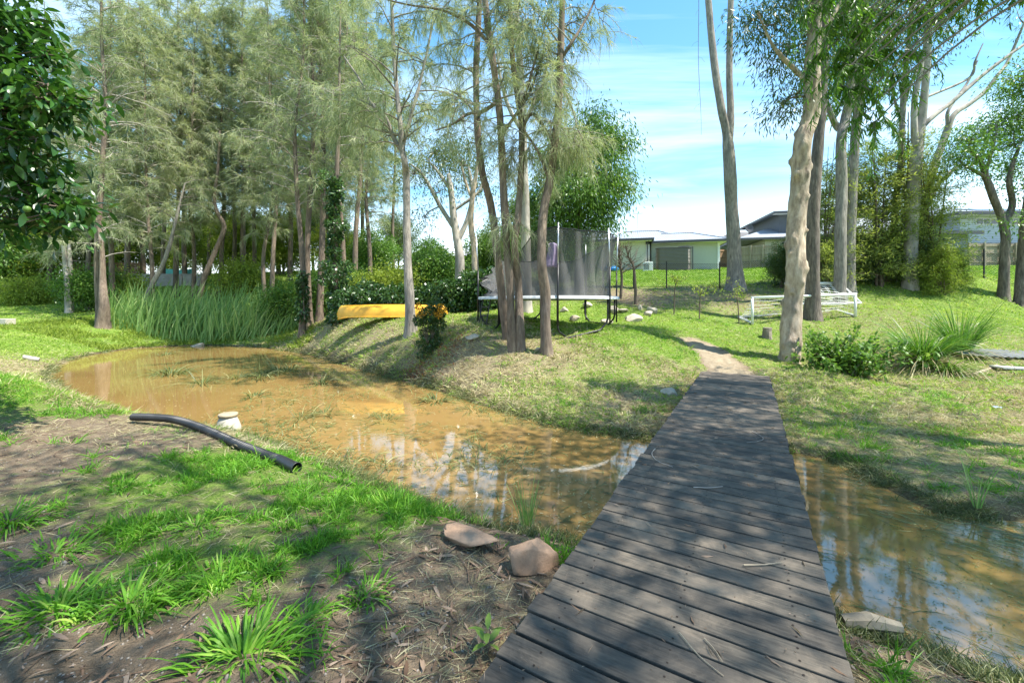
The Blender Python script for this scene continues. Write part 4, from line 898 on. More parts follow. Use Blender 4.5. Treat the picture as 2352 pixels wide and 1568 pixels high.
for t_, c_ in VAR: t_.materials.append(M['bark_cas']); c_.materials.append(M['needle'])
CAS = []
def cas(v, px, Y, sc, rz, label, tilt=(0, 0), sx=1.0):
    p = gp(px, Y, .1); e = empty("casuarina_tree", p, label, "tree", "casuarinas beyond the pond", rz); e.rotation_euler = (tilt[0], tilt[1], rz); e.scale = (sc * sx, sc * sx, sc)
    for nme, me in (("trunk", VAR[v][0]), ("crown", VAR[v][1])):
        o = bpy.data.objects.new(nme, me); C.objects.link(o); o.parent = e
    CAS.append(e); return e
for a in [(3, 231, 20.8, 1.02, 0.3, "tall thin-crowned casuarina with a bare upper trunk rising beside the cattails' left end"), (0, 258, 23.5, .92, 2.0, "casuarina just behind the tall thin-crowned one at the cattails' left end"),
          (1, 291, 26, .92, 4.1, "thick dark-stemmed casuarina in front of the brown fence"), (2, 349, 23.2, .92, 1.2, "slender casuarina standing in the cattails left of the teal cloth"), (0, 403, 27, 1.03, 5.2, "casuarina whose dark trunk crosses the teal shade cloth"),
          (2, 443, 26.2, 1.0, 3.3, "casuarina at the right edge of the teal shade cloth"), (0, 507, 27.5, .98, 0.9, "casuarina behind the trunk that leans right over the cattails"), (1, 560, 28, 1.0, 2.7, "casuarina behind the middle of the cattail bed"),
          (2, 608, 25.6, .98, 5.0, "left one of two pale-stemmed casuarinas behind the cattails' right part"), (3, 624, 25.0, .9, 1.7, "right one of two pale-stemmed casuarinas behind the cattails' right part"), (3, 694, 18.6, .88, 3.9, "casuarina with an ivy-clad foot at the right end of the cattails"),
          (3, 711, 19.4, .98, 0.1, "reddish-stemmed casuarina next to the one with an ivy-clad foot"), (3, 733, 19.8, 1.05, 2.3, "casuarina left of the trunk wrapped in ivy"), (3, 790, 20.8, .9, 4.4, "straight casuarina right of the trunk wrapped in ivy"),
          (3, 816, 24, 1.05, 1.0, "thin casuarina behind the left half of the ivy hedge"), (0, 852, 27, .95, 3.0, "casuarina behind the hedge left of the lone straight trunk"), (1, 150, 34, .95, 5.6, "distant casuarina behind the left sleeper wall"), (0, 40, 37, .9, 1.1, "leftmost distant casuarina, above the sleeper wall"),
          (1, 330, 36, 1.0, 2.2, "distant casuarina behind the brown fence's right end"), (0, 480, 38, 1.05, 4.8, "distant casuarina rising behind the teal cloth"), (1, 640, 36, 1.0, .6, "distant casuarina behind the two pale-stemmed ones"),
          (2, 735, 33, 1.12, 3.5, "distant casuarina behind the ivy-wrapped trunk"), (0, 200, 29, .95, .3, "casuarina in the second row left of the dark-stemmed one"), (3, 375, 31, 1.0, 1.3, "slim second-row casuarina directly left of the teal cloth"), (1, 425, 33, 1.0, 2.3, "second-row casuarina over the teal cloth"), (3, 535, 32, 1.05, 3.1, "slim second-row casuarina behind the forked leaning trunk"), (0, 585, 31, 1.0, 4.3, "second-row casuarina left of the pale-stemmed pair"), (1, 665, 30, 1.0, 5.3, "second-row casuarina between the pale-stemmed pair and the ivy-footed one"), (2, 755, 28, 1.0, .8, "second-row casuarina behind the ivy-wrapped trunk"), (3, 110, 28, .9, 2.9, "slim casuarina above the dark leafy trees at the left"), (1, 835, 35, 1.0, 1.9, "third-row casuarina over the left half of the hedge"), (3, 905, 32, .9, 5.9, "distant thin casuarina seen left of the lone straight trunk's top")]:
    cas(*a)
# casuarinas traced in the middle of the picture
def traced_cas(label, stems, Y, seed, h0, h1, n, Lf, per=38, needle=(.30, .009), bark='bark_cas', tone=.5, up=(.1, .9), extra=None, seg=14, group=None, az=None, bare=.15, cat="tree"):
    r = np.random.default_rng(seed); ts, cs = Soup(), Soup(); org = None
    for k, s_ in enumerate(stems):
        c, rd = pstem(s_, Y, .15 if k == 0 else 0, .10, seed + k)
        if k:  # limbs start on the first stem
            j = np.argmin(np.linalg.norm(main - P(*s_[0][:2], Y), axis=1)); c[0] = main[j]
        if org is None: org = c[0].copy()
        pts, rr = stem(ts, c, rd, 44 if k == 0 else 22, seg if k == 0 else 8, .13, seed + k, .4 if k == 0 else 0)
        if k == 0: main = pts
        a0, a1, nn = (h0, h1, n) if k == 0 else (.25, 1.0, max(5, n // 4))
        cas_branches(ts, cs, pts, rr, a0, a1, nn, Lf, r, up, per, needle, bare, tone, .55, az)
    if extra: extra(ts, cs, r, main)
    for s_ in (ts, cs):
        for V in s_.V: V -= org.astype(np.float32)
    e = empty("casuarina_tree", org, label, cat, group); ts.build("trunk", M[bark], e); cs.build("crown", M['needle'], e); return e
Yc = 10.0
def hang(px, py, n, L, r_out, per=46):
    """drooping sprays hung from a limb at a seen place"""
    def f(ts, cs, r, main):
        c = P(px, py, Yc); j = np.argmin(np.linalg.norm(main - c, axis=1)); b0 = main[min(j + 3, len(main) - 1)]
        u = np.linspace(0, 1, 8)[:, None]; bp = b0 + (c - b0) * u + np.array([0, 0, .25]) * np.sin(u * math.pi); ts.tube(bp, np.linspace(.03, .012, 8), 6)
        for k in range(n):
            a = r.uniform(0, 2 * math.pi); d = np.array([math.cos(a) * r_out, math.sin(a) * r_out, r.uniform(-.1, .35)]); u = np.linspace(0, 1, 7)[:, None]; l = L * r.uniform(.6, 1.15)
            q = c + r.normal(size=3) * .12 + d * l * u * .6 + np.array([0, 0, -1]) * l * .75 * u ** 1.8; ts.tube(q, np.linspace(.010, .003, 7), 4, .9)
            branchlets(ts, cs, q, .15, l, r, (.34, .009), max(10, per // 2), 7, .66, .75)
    return f
def many(*fs):
    def f(*a):
        for g in fs: g(*a)
    return f
LfM = lambda h: 1.9 * (1.25 - h) ** .5
traced_cas("casuarina stem leaning left at the back of the middle clump", [[(1166, 772, 20), (1158, 725, 20), (1146, 615, 18), (1130, 485, 17), (1107, 391, 16), (1096, 286, 15), (1094, 156, 14), (1101, 0, 12), (1104, -160, 9), (1108, -330, 5)]], 10.6, 61, .56, 1, 17, LfM, az=(1.5, 4.8))
traced_cas("twin-barked casuarina in the middle clump with limbs reaching left", [[(1178, 798, 24), (1174, 735, 20), (1171, 651, 18), (1161, 521, 18), (1152, 339, 17), (1145, 234, 16), (1131, 130, 15), (1118, 40, 14), (1105, -120, 11), (1100, -330, 5)],
            [(1146, 238, 9), (1110, 256, 8), (1075, 262, 7), (1040, 285, 5), (1000, 300, 3)], [(1128, 110, 9), (1085, 60, 8), (1020, 25, 6), (940, 12, 4), (870, -5, 3)], [(1150, 320, 8), (1180, 270, 7), (1215, 215, 6), (1250, 120, 4)]], 10.0, 62, .52, 1, 20, LfM, extra=many(hang(1165, 500, 4, .7, .5)))
traced_cas("casuarina in the middle clump with a hanging spray above its fork", [[(1197, 799, 23), (1194, 735, 20), (1190, 651, 17), (1182, 563, 16), (1190, 495, 16), (1197, 380, 14), (1198, 286, 14), (1190, 234, 13), (1177, 130, 12), (1171, 0, 10), (1166, -180, 7), (1160, -340, 4)],
            [(1196, 290, 8), (1222, 262, 8), (1248, 290, 7), (1270, 330, 6)], [(1192, 250, 7), (1215, 190, 6), (1240, 100, 4), (1262, 30, 3)]], 9.9, 63, .62, 1, 14, LfM, extra=many(hang(1195, 330, 7, .9, .7)))
traced_cas("curved reddish casuarina standing apart at the clump's right", [[(1255, 806, 27), (1253, 760, 24), (1253, 677, 24), (1244, 599, 21), (1247, 495, 21), (1260, 430, 20), (1267, 385, 19), (1276, 313, 18), (1284, 234, 17), (1287, 130, 16), (1292, 0, 13), (1297, -170, 9), (1300, -340, 5)],
            [(1288, 130, 8), (1312, 100, 7), (1340, 55, 6), (1366, 0, 5), (1390, -80, 3)], [(1262, 410, 7), (1236, 350, 6), (1205, 300, 4)]], 9.7, 64, .66, 1, 13, LfM, az=(-.5, 3.6), extra=many(hang(1330, 310, 5, .7, .9), hang(1290, 330, 3, .6, .6)))
traced_cas("lone straight grey trunk that forks high, standing before the yellow canoe", [[(944, 752, 26), (941, 690, 21), (935, 573, 18), (934, 417, 16), (930, 375, 15), (924, 345, 14), (921, 300, 12), (912, 220, 10), (905, 120, 9), (900, 20, 7), (896, -120, 4)],
            [(926, 355, 11), (905, 318, 10), (885, 270, 8), (850, 235, 7), (830, 190, 5), (790, 130, 3)], [(926, 340, 10), (940, 280, 9), (962, 200, 7), (985, 100, 5), (1000, 10, 3)], [(905, 318, 6), (870, 300, 5), (836, 290, 4), (815, 310, 3)]], 13.0, 65, .52, 1, 24, lambda h: 2.1, per=40, needle=(.34, .012), bark='bark_grey')
# leaning, broken and ivy-wrapped trunks in the grove
def leaner(label, path, Y, seed, n=8, bark='bark_cas', bare=.4, h0=.55):
    return traced_cas(label, [path], Y, seed, h0, 1, n, lambda h: 1.5, per=26, needle=(.34, .015), bark=bark, bare=bare, group="casuarinas beyond the pond")
leaner("thin grey trunk leaning right out of the cattails by the teal cloth", [(318, 735, 11), (340, 672, 9), (370, 615, 9), (386, 575, 8), (398, 530, 7), (412, 470, 5), (425, 420, 3)], 23.0, 71, 9, 'bark_grey')
leaner("forked brown trunk leaning right behind the cattail bed", [(452, 690, 13), (468, 640, 11), (495, 575, 10), (515, 522, 10), (500, 490, 8), (492, 455, 7), (500, 390, 6), (505, 300, 4)], 25.0, 72, 10)
leaner("short broken pale trunk leaning left by the left sleeper wall", [(158, 690, 12), (154, 650, 10), (150, 610, 9), (146, 565, 7)], 22.5, 73, 3, 'bark_pale', .8)
leaner("short broken pale trunk beside the left-leaning broken one", [(164, 692, 10), (162, 640, 9), (160, 600, 8), (159, 560, 6)], 22.7, 74, 3, 'bark_pale', .8)
leaner("brown mossy stem rising from the foot of the tall thin-crowned casuarina", [(236, 742, 24), (238, 690, 18), (236, 640, 12), (234, 580, 9), (228, 530, 7), (218, 490, 4)], 20.5, 75, 12, 'bark_cas', .75)
# broadleaf canopies
def canopy(ts, cs, attach, blobs, ncl, per, L, W, r, rc=.45, droop=.4, shell=.35, tone=.5, limb=.05, fn=leaves, twig=True):
    attach = np.atleast_2d(attach)
    for c, R3 in blobs:
        c = np.asarray(c, float); R3 = np.broadcast_to(np.asarray(R3, float), (3,)); j = np.argmin(np.linalg.norm(attach - c, axis=1)); b0 = attach[j]
        u = np.linspace(0, 1, 7)[:, None]; mid = r.normal(size=3) * .08 * np.linalg.norm(c - b0); lp = b0 + (c - b0) * u + mid * np.sin(u * math.pi)
        if limb: ts.tube(lp, np.linspace(limb, limb * .4, 7), 6)
        nn = max(4, int(ncl * 1.7 * (R3.prod()) ** (2 / 3.)))
        q = rdir(nn, r) * (shell + (1 - shell) * r.random(nn) ** .6)[:, None] * R3 + c
        for k in range(nn):
            if twig: 
                m_ = (c + q[k]) / 2 + r.normal(size=3) * .08; ts.tube([lp[5], m_, q[k]], [limb * .3 + .004, .008, .004], 3)
            n = int(per * 1.5 * r.uniform(.5, 1.4)); off = r.normal(size=(n, 3)) * rc * np.array([1, 1, .75]); pp = q[k] + off
            dd = unit(off) * .5 + rdir(n, r) * .6 + np.array([0, 0, -droop])
            tn = np.clip(tone + r.normal() * .15 + r.normal(size=n) * .14, 0, 1)
            cs.add(*fn(pp, dd, L * r.uniform(.65, 1.25, n), W * r.uniform(.7, 1.2, n), tn, r=r))
def finish(name, ts, cs, org, label, cat, tm, cm, group=None):
    org = np.asarray(org, float)
    for s_ in (ts, cs):
        for V in s_.V: V -= org.astype(np.float32)
    e = empty(name, org, label, cat, group); ts.build("trunk", M[tm], e)
    if cs.n: cs.build("crown", M[cm], e)
    return e
def gum(label, stems, Y, seed, blobs, bark, leaf='euc', ncl=9, per=36, L=.16, W=.035, droop=.8, rc=.38, tone=.45, seg=16, knobs=None, rough=.10, limb=.04, name="gum_tree", flare=.4, group=None, nseg=48):
    r = np.random.default_rng(seed); ts, cs = Soup(), Soup(); att = []; main = None; org = None
    for k, s_ in enumerate(stems):
        y_ = Y
        c, rd = pstem(s_, y_, .15 if k == 0 else 0, .06, seed + k)
        if k: j = np.argmin(np.linalg.norm(main - P(*s_[0][:2], Y), axis=1)); c[0] = main[j]
        else: org = c[0].copy()
        pts, rr = stem(ts, c, rd, nseg if k == 0 else 26, seg if k == 0 else 10, rough, seed + k, flare if k == 0 else 0, knobs if k == 0 else None)
        if k == 0: main = pts
        att.append(pts)
    att = np.concatenate(att)
    bl = [(P(px, py, Y + dy), (rx / F * Y, rx / F * Y, ry / F * Y)) for px, py, rx, ry, dy in blobs]
    canopy(ts, cs, att, bl, ncl, per, L, W, r, rc, droop, tone=tone, limb=limb)
    return finish(name, ts, cs, org, label, "tree", bark, leaf, group)
KN = [(np.random.default_rng(5).uniform(.3, 6, 60)[k], np.random.default_rng(6).uniform(0, 6.28, 60)[k], np.random.default_rng(7).uniform(.045, .11, 60)[k], np.random.default_rng(8).uniform(.14, .46, 60)[k]) for k in range(52)]
gum("lumpy pale-barked tree with burls at the bridge's far right corner", [[(1814, 824, 40), (1816, 760, 38), (1822, 688, 36), (1826, 620, 39), (1827, 542, 37), (1838, 433, 37), (1846, 325, 36), (1856, 285, 34), (1863, 245, 33), (1865, 179, 30), (1871, 54, 27), (1880, -100, 24), (1890, -330, 16)],
     [(1862, 200, 14), (1830, 165, 11), (1795, 130, 9), (1770, 95, 6), (1740, 30, 4)], [(1866, 130, 14), (1900, 60, 11), (1960, -40, 8)]], 10.4, 81,
    [(1830, 215, 42, 45, .3), (1790, 240, 25, 30, .4), (1800, 120, 45, 60, .5), (1760, 60, 45, 50, .2), (1720, 45, 30, 45, .8), (1830, -20, 70, 60, 0), (1950, -60, 90, 80, .5)], 'bark_lump', ncl=30, per=40, L=.16, W=.034, rc=.26, knobs=KN, seg=44, rough=.16, nseg=190)
gum("tall twin-trunk gum with rough grey lower bark by the lawn fence", [[(1690, 668, 38), (1688, 620, 32), (1684, 542, 28), (1680, 470, 27), (1677, 406, 26), (1673, 336, 23), (1668, 300, 17), (1657, 251, 17), (1647, 190, 16), (1636, 98, 15), (1627, 0, 13), (1615, -160, 9), (1600, -330, 4)],
     [(1673, 340, 15), (1678, 290, 15), (1678, 244, 15), (1675, 163, 14), (1677, 60, 13), (1680, -30, 12), (1690, -220, 8), (1700, -360, 4)]], 19.0, 82, [(1600, -200, 120, 90, 0), (1700, -260, 120, 90, 1)], 'bark_grey', ncl=3, per=30, L=.2, W=.05, seg=22)
gum("shaggy brown gum trunk close behind the lumpy tree", [[(1866, 660, 30), (1868, 515, 25), (1876, 379, 23), (1887, 244, 20), (1893, 120, 17), (1900, -40, 14), (1910, -250, 8)]], 14.5, 83, [(1880, 120, 60, 60, .5), (1930, 40, 70, 60, .3), (1890, -80, 90, 80, 0)], 'bark_dark', ncl=13, per=40, L=.19, W=.044, rc=.3)
gum("grey gum forking at mid height behind the feathery shrubs' left", [[(1928, 640, 24), (1930, 542, 22), (1933, 433, 21), (1932, 325, 20), (1942, 270, 19), (1951, 225, 18), (1958, 140, 15), (1965, 20, 12), (1975, -200, 7)], [(1936, 300, 16), (1922, 290, 14), (1908, 262, 12), (1893, 215, 10), (1885, 150, 8), (1870, 60, 5)]], 16.0, 84,
    [(1950, 180, 50, 60, 0), (1990, 110, 55, 60, .5), (1915, 90, 55, 60, -.5), (1960, -30, 100, 70, 0)], 'bark_grey', ncl=14, per=40, L=.2, W=.046, rc=.32)
gum("straight dark gum right of the forked grey one", [[(1950, 650, 25), (1952, 542, 21), (1962, 352, 19), (1971, 244, 18), (1979, 173, 16), (1986, 60, 13), (1995, -150, 8)], [(1970, 250, 8), (1950, 190, 7), (1945, 120, 5)]], 17.0, 85, [(1990, 160, 45, 70, 0), (2010, 60, 60, 60, .5), (1990, -60, 90, 80, 0)], 'bark_grey', ncl=13, per=40, L=.2, W=.046, rc=.32)
gum("thin pale gum between the dark gum and the white-stemmed pair", [[(2050, 640, 14), (2056, 480, 13), (2068, 379, 12), (2073, 260, 12), (2080, 160, 10), (2092, 40, 8), (2100, -120, 5)], [(2072, 280, 7), (2056, 235, 5), (2046, 190, 3)], [(2074, 250, 7), (2090, 200, 6), (2110, 150, 4)]], 18.0, 86, [(2075, 190, 30, 40, 0), (2095, 120, 40, 40, 0), (2090, -20, 60, 60, 0)], 'bark_pale', ncl=11, per=32, L=.2, W=.044, rc=.32)
gum("white-stemmed gum pair with a long bare limb reaching right", [[(2090, 640, 25), (2096, 480, 24), (2104, 368, 22), (2110, 320, 20), (2117, 270, 17), (2126, 190, 14), (2134, 81, 12), (2142, 0, 10), (2155, -180, 5)], [(2104, 350, 14), (2100, 300, 13), (2101, 230, 12), (2112, 175, 10), (2124, 110, 8), (2135, 30, 6)],
     [(2115, 300, 11), (2130, 280, 10), (2153, 260, 10), (2180, 240, 9), (2201, 222, 9), (2250, 179, 8), (2300, 140, 7), (2352, 103, 6), (2420, 60, 4)], [(2201, 222, 6), (2225, 180, 5), (2240, 140, 4), (2258, 100, 2)]], 17.0, 87, [(2150, 60, 70, 60, .3), (2110, 130, 40, 40, .3), (2170, -80, 110, 80, 0), (2420, 40, 50, 40, 0)], 'bark_pale', ncl=11, per=32, L=.2, W=.044, rc=.32)
gum("slender gum leaning right in front of the white-stemmed pair", [[(2095, 650, 18), (2110, 560, 17), (2126, 466, 16), (2147, 379, 15), (2169, 320, 14), (2190, 265, 11), (2225, 240, 10), (2261, 212, 9), (2290, 175, 7), (2315, 141, 6), (2352, 54, 4)], [(2182, 290, 8), (2176, 262, 7), (2190, 235, 6), (2222, 190, 5), (2245, 140, 3)],
     [(2120, 500, 10), (2150, 430, 10), (2175, 405, 9), (2195, 385, 7), (2212, 379, 5)], [(2160, 415, 8), (2150, 392, 6), (2158, 368, 4)]], 18.6, 88, [(2340, 40, 40, 40, 0)], 'bark_pale', ncl=4, per=20, L=.17, W=.035)
gum("dark crooked tree with a rounded leafy crown by the right fence", [[(2304, 668, 19), (2307, 600, 17), (2310, 542, 16), (2300, 498, 14), (2282, 455, 14), (2266, 410, 12), (2252, 370, 9), (2225, 340, 6)], [(2308, 520, 14), (2325, 470, 12), (2318, 420, 11), (2325, 380, 9), (2340, 340, 6)], [(2266, 410, 8), (2238, 392, 7), (2212, 378, 5)], [(2262, 400, 7), (2280, 340, 6), (2290, 300, 4)]], 16.0, 89,
    [(2230, 320, 50, 35, 0), (2285, 290, 50, 35, .6), (2250, 370, 45, 30, -.4), (2330, 330, 50, 50, 0), (2320, 400, 40, 35, .5), (2345, 270, 40, 40, 0), (2200, 360, 25, 25, 0)], 'bark_dark', leaf='bright', ncl=26, per=40, L=.13, W=.045, droop=.4, rc=.3, tone=.42)
gum("dark double trunk cut off by the right picture edge", [[(2345, 672, 21), (2348, 600, 19), (2356, 500, 18), (2372, 400, 16), (2390, 250, 16), (2400, 80, 10)], [(2352, 560, 16), (2375, 480, 15), (2400, 380, 12)]], 15.8, 90, [(2350, 430, 30, 40, 0), (2350, 170, 50, 45, 0), (2390, 200, 70, 90, 0), (2330, 215, 35, 30, .5), (2345, 510, 22, 20, -.5)], 'bark_dark', leaf='bright', ncl=16, per=36, L=.14, W=.045, droop=.5, rc=.32, tone=.42)
# trees behind the trampoline and hedge
gum("bright weeping-leaved tree behind the trampoline's right half", [[(1330, 655, 22), (1330, 560, 20), (1325, 450, 18), (1330, 380, 15), (1335, 320, 12)]], 19.0, 91,
    [(1290, 380, 60, 50, 0), (1350, 330, 60, 50, .5), (1400, 320, 45, 40, 0), (1380, 400, 60, 45, -.5), (1425, 420, 34, 35, 0), (1320, 450, 60, 40, -.8), (1380, 470, 50, 32, 0), (1290, 490, 45, 30, 0), (1260, 440, 40, 45, .5), (1430, 345, 25, 18, 0), (1360, 270, 35, 25, .2), (1225, 470, 30, 35, .8), (1300, 530, 45, 30, 0), (1370, 520, 40, 25, 0), (1240, 540, 40, 35, .5)], 'bark_grey', leaf='bright', ncl=22, per=50, L=.22, W=.055, droop=1.0, rc=.40, tone=.40)
gum("twisted pale-limbed tree behind the ivy hedge, right of the lone trunk", [[(1055, 655, 24), (1056, 600, 21), (1048, 540, 18), (1042, 495, 16), (1036, 440, 14), (1030, 400, 9)], [(1046, 530, 11), (1015, 480, 10), (985, 425, 8), (965, 395, 6), (940, 375, 4)], [(1036, 440, 8), (1010, 400, 7), (985, 370, 4)], [(1050, 560, 12), (1075, 500, 11), (1085, 440, 9), (1075, 380, 6)], [(1080, 480, 7), (1100, 440, 6), (1110, 400, 4)]], 21.0, 92,
    [(1060, 370, 60, 45, 1), (1000, 350, 60, 45, 1), (950, 400, 45, 35, 0), (1095, 430, 35, 40, .5), (1010, 440, 30, 25, 0), (975, 500, 30, 30, 1)], 'bark_pale', leaf='euc', ncl=16, per=30, L=.2, W=.05, droop=.6, rc=.42, tone=.65)
gum("tall white-stemmed gum rising behind the middle clump", [[(1210, 660, 24), (1208, 540, 21), (1204, 400, 18), (1200, 286, 17), (1196, 180, 16), (1188, 60, 13), (1180, -100, 9), (1175, -250, 5)], [(1202, 280, 10), (1225, 240, 9), (1250, 180, 7), (1262, 100, 5)], [(1203, 300, 10), (1170, 250, 9), (1150, 180, 7), (1140, 90, 5)]], 16.0, 93,
    [(1240, 130, 60, 60, 0), (1260, 220, 40, 40, .5), (1180, 60, 70, 60, .5), (1300, 60, 40, 60, .4), (1240, -40, 90, 60, 0), (1140, 130, 50, 50, 1)], 'bark_pale', leaf='euc', ncl=8, per=30, L=.17, W=.04, droop=.8, rc=.4, tone=.5)
gum("orange-barked slim tree half hidden behind the middle clump's left", [[(1092, 650, 16), (1090, 580, 14), (1082, 520, 13), (1086, 450, 11), (1096, 380, 8), (1100, 320, 5)], [(1086, 460, 7), (1070, 420, 6), (1060, 380, 4)]], 18.0, 94, [(1110, 350, 40, 45, .5), (1075, 350, 40, 45, 1)], 'bark_lump', leaf='euc', ncl=7, per=26, L=.2, W=.045, tone=.55)

# bushy background trees: three kinds, then copies
def bushy_kind(seed, Hh, Rr, leaf, L, W, ncl, per, tone, name="bushy_tree"):
    r = np.random.default_rng(seed); ts, cs = Soup(), Soup()
    pts, rr = stem(ts, [(0, 0, -.2), (.1, 0, Hh * .25), (0, .1, Hh * .55), (.1, .1, Hh * .9)], [.16, .13, .09, .03], 16, 8, .1, seed)
    bl = [((math.cos(a) * Rr * .5 * r.uniform(.6, 1.2), math.sin(a) * Rr * .5 * r.uniform(.6, 1.2), Hh * r.uniform(.25, .85)), Rr * r.uniform(.36, .55)) for a in r.uniform(0, 6.28, 9)] + [((0, 0, Hh * .8), Rr * .5), ((0, 0, Hh * .4), Rr * .6)]
    canopy(ts, cs, pts, bl, ncl, per, L, W, r, .38, .4, .45, tone, .04); return ts.mesh("trunk"), cs.mesh("crown"), leaf
BK = [bushy_kind(31, 7, 3.4, 'yellowgreen', .24, .10, 9, 36, .40), bushy_kind(32, 6, 3.2, 'bright', .24, .11, 10, 38, .40), bushy_kind(33, 9, 3.6, 'euc', .26, .08, 8, 36, .55), bushy_kind(34, 2.4, 1.6, 'bright', .16, .07, 24, 36, .35), bushy_kind(35, 2.0, 1.6, 'yellowgreen', .16, .07, 22, 34, .40)]
for t_, c_, l_ in BK: t_.materials.append(M['bark_grey']); c_.materials.append(M[l_])
def bushy(v, px, Y, sc, rz, label, name="bushy_tree", cat="tree", group="leafy trees and bushes behind the pond", sz=None):
    p = gp(px, Y, .1); e = empty(name, p, label, cat, group, rz); e.scale = (sc, sc, sz or sc)
    for nme, me in (("trunk", BK[v][0]), ("crown", BK[v][1])):
        o = bpy.data.objects.new(nme, me); C.objects.link(o); o.parent = e
for a in [(1, -40, 27, .95, .4, "large dark leafy tree overhanging the far-left sleeper wall"), (0, 60, 28.6, .75, 1.4, "rounded leafy tree drooping over the far-left sleeper wall"), (2, 170, 32.8, .8, 2.2, "leafy tree between the sleeper wall and the brown fence"), (0, 250, 40, .9, 3.1, "yellow-green tree behind the brown fence"),
          (2, 320, 42, 1.0, .7, "dark leafy tree rising behind the brown fence's right end"), (0, 395, 44, .75, 5.0, "yellow-green tree behind the teal cloth's left side"), (0, 470, 41, .9, 2.9, "yellow-green tree behind the teal cloth's right side"), (0, 540, 37, .85, 1.9, "bright yellow-green tree behind the forked leaning trunk"),
          (1, 590, 40, .9, 4.5, "mid-green tree behind the pale-stemmed pair"), (0, 650, 35, .75, .2, "yellow-green tree right of the pale-stemmed pair"), (2, 720, 40, .95, 3.7, "dark tree behind the ivy-footed casuarina"), (0, 780, 33, .6, 5.5, "low yellow-green tree behind the ivy-wrapped trunk"),
          (1, 850, 30, .62, 2.5, "low green tree behind the ivy hedge's left part"), (2, 915, 38, .6, 1.5, "dark tree behind the lone straight trunk"), (1, 985, 27, .52, .9, "dense bright bush-like tree right of the lone straight trunk"), (1, 1140, 24, .6, 4.0, "green tree behind the trampoline's left half"),
          (2, 1200, 27, .62, 3.3, "dark tree behind the trampoline's middle"), (1, 1265, 23, .52, 2.0, "dark green tree seen through the trampoline net's left half"), (1, 1330, 25, .45, 3.6, "dark green tree seen through the middle of the trampoline net"), (2, 1450, 70, .75, 2.0, "far tree whose top shows above the cream house roof"), (2, 1690, 85, .8, 1.2, "far tree whose top shows between the houses' roofs")]: bushy(*a)
for a in [(4, 60, 24.5, .8, .6, "low green bush on the left bank near the concrete block"), (3, 200, 23.5, .9, 1.8, "low green bush behind the tall thin-crowned casuarina's foot"), (4, 290, 25, .9, 3.0, "yellow-green bush at the cattails' left end"), (3, 660, 22, .8, 1.1, "green bush at the cattails' right end"),
          (4, 690, 23, .9, 4.1, "yellow-green bush behind the ivy-clad foot"), (4, 560, 27, 1.0, 2.0, "yellow-green bush behind the cattail bed's middle"), (3, 745, 21, .8, 5.1, "green bush between the ivy-wrapped trunk and its left neighbour"), (4, 870, 21, .85, .3, "yellow-green bush above the ivy hedge's middle"),
          (4, 925, 21.5, .9, 2.6, "yellow-green bush above the hedge left of the lone trunk"), (3, 1000, 22, .95, 3.6, "dark green bush above the hedge right of the lone trunk"), (3, 800, 22, .9, 4.9, "dark green bush behind the hedge's left end")]: bushy(a[0], a[1], a[2], a[3], a[4], a[5], "bush", "bush")

# feathery shrubs right of the lumpy tree
def feathery(seed, Hh, Rr, mat, tone, n=26, per=80, L=.14, W=.024):
    r = np.random.default_rng(seed); ts, cs = Soup(), Soup()
    for k in range(5):
        a = r.uniform(0, 6.28); tip = np.array([math.cos(a) * Rr * .5 * r.random(), math.sin(a) * Rr * .5 * r.random(), Hh * r.uniform(.75, 1)]); c = resample([np.array([r.normal() * .1, r.normal() * .1, -.2]), tip * [.35, .35, .45], tip], 14); ts.tube(c, np.linspace(.05, .008, 14), 6)
        for j in range(n):
            t = r.uniform(.18, 1); i = min(int(t * 13), 12); p = c[i]; d = unit(np.array([*r.normal(size=2), r.uniform(.1, .9)])); l = Rr * r.uniform(.35, .8) * (1.15 - .5 * t)
            u = np.linspace(0, 1, 6)[:, None]; b = p + d * l * u + np.array([0, 0, -1]) * l * .25 * u ** 2; ts.tube(b, np.linspace(.012, .003, 6), 3)
            m_ = int(per * r.uniform(.6, 1.3)); uu = r.uniform(.2, 1, m_); jj = np.minimum((uu * 5).astype(int), 4); f = (uu * 5 - jj)[:, None]; pp = b[jj] * (1 - f) + b[jj + 1] * f + r.normal(size=(m_, 3)) * .10
            dd = unit(b[jj + 1] - b[jj]) * .6 + rdir(m_, r) * .7; cs.add(*leaves(pp, dd, L * r.uniform(.6, 1.3, m_), W, np.clip(tone + r.normal() * .17 + r.normal(size=m_) * .12, 0, 1), r))
    return ts.mesh("trunk"), cs.mesh("crown"), mat
FK = [feathery(41, 5.2, 2.2, 'shrub', .45), feathery(42, 4.4, 2.0, 'shrub', .58), feathery(43, 2.2, 1.7, 'euc', .5, 24, 110, .13, .03), feathery(44, 2.3, 1.8, 'yellowgreen', .35, 26, 120, .10, .022)]
for t_, c_, l_ in FK: t_.materials.append(M['twig']); c_.materials.append(M[l_])
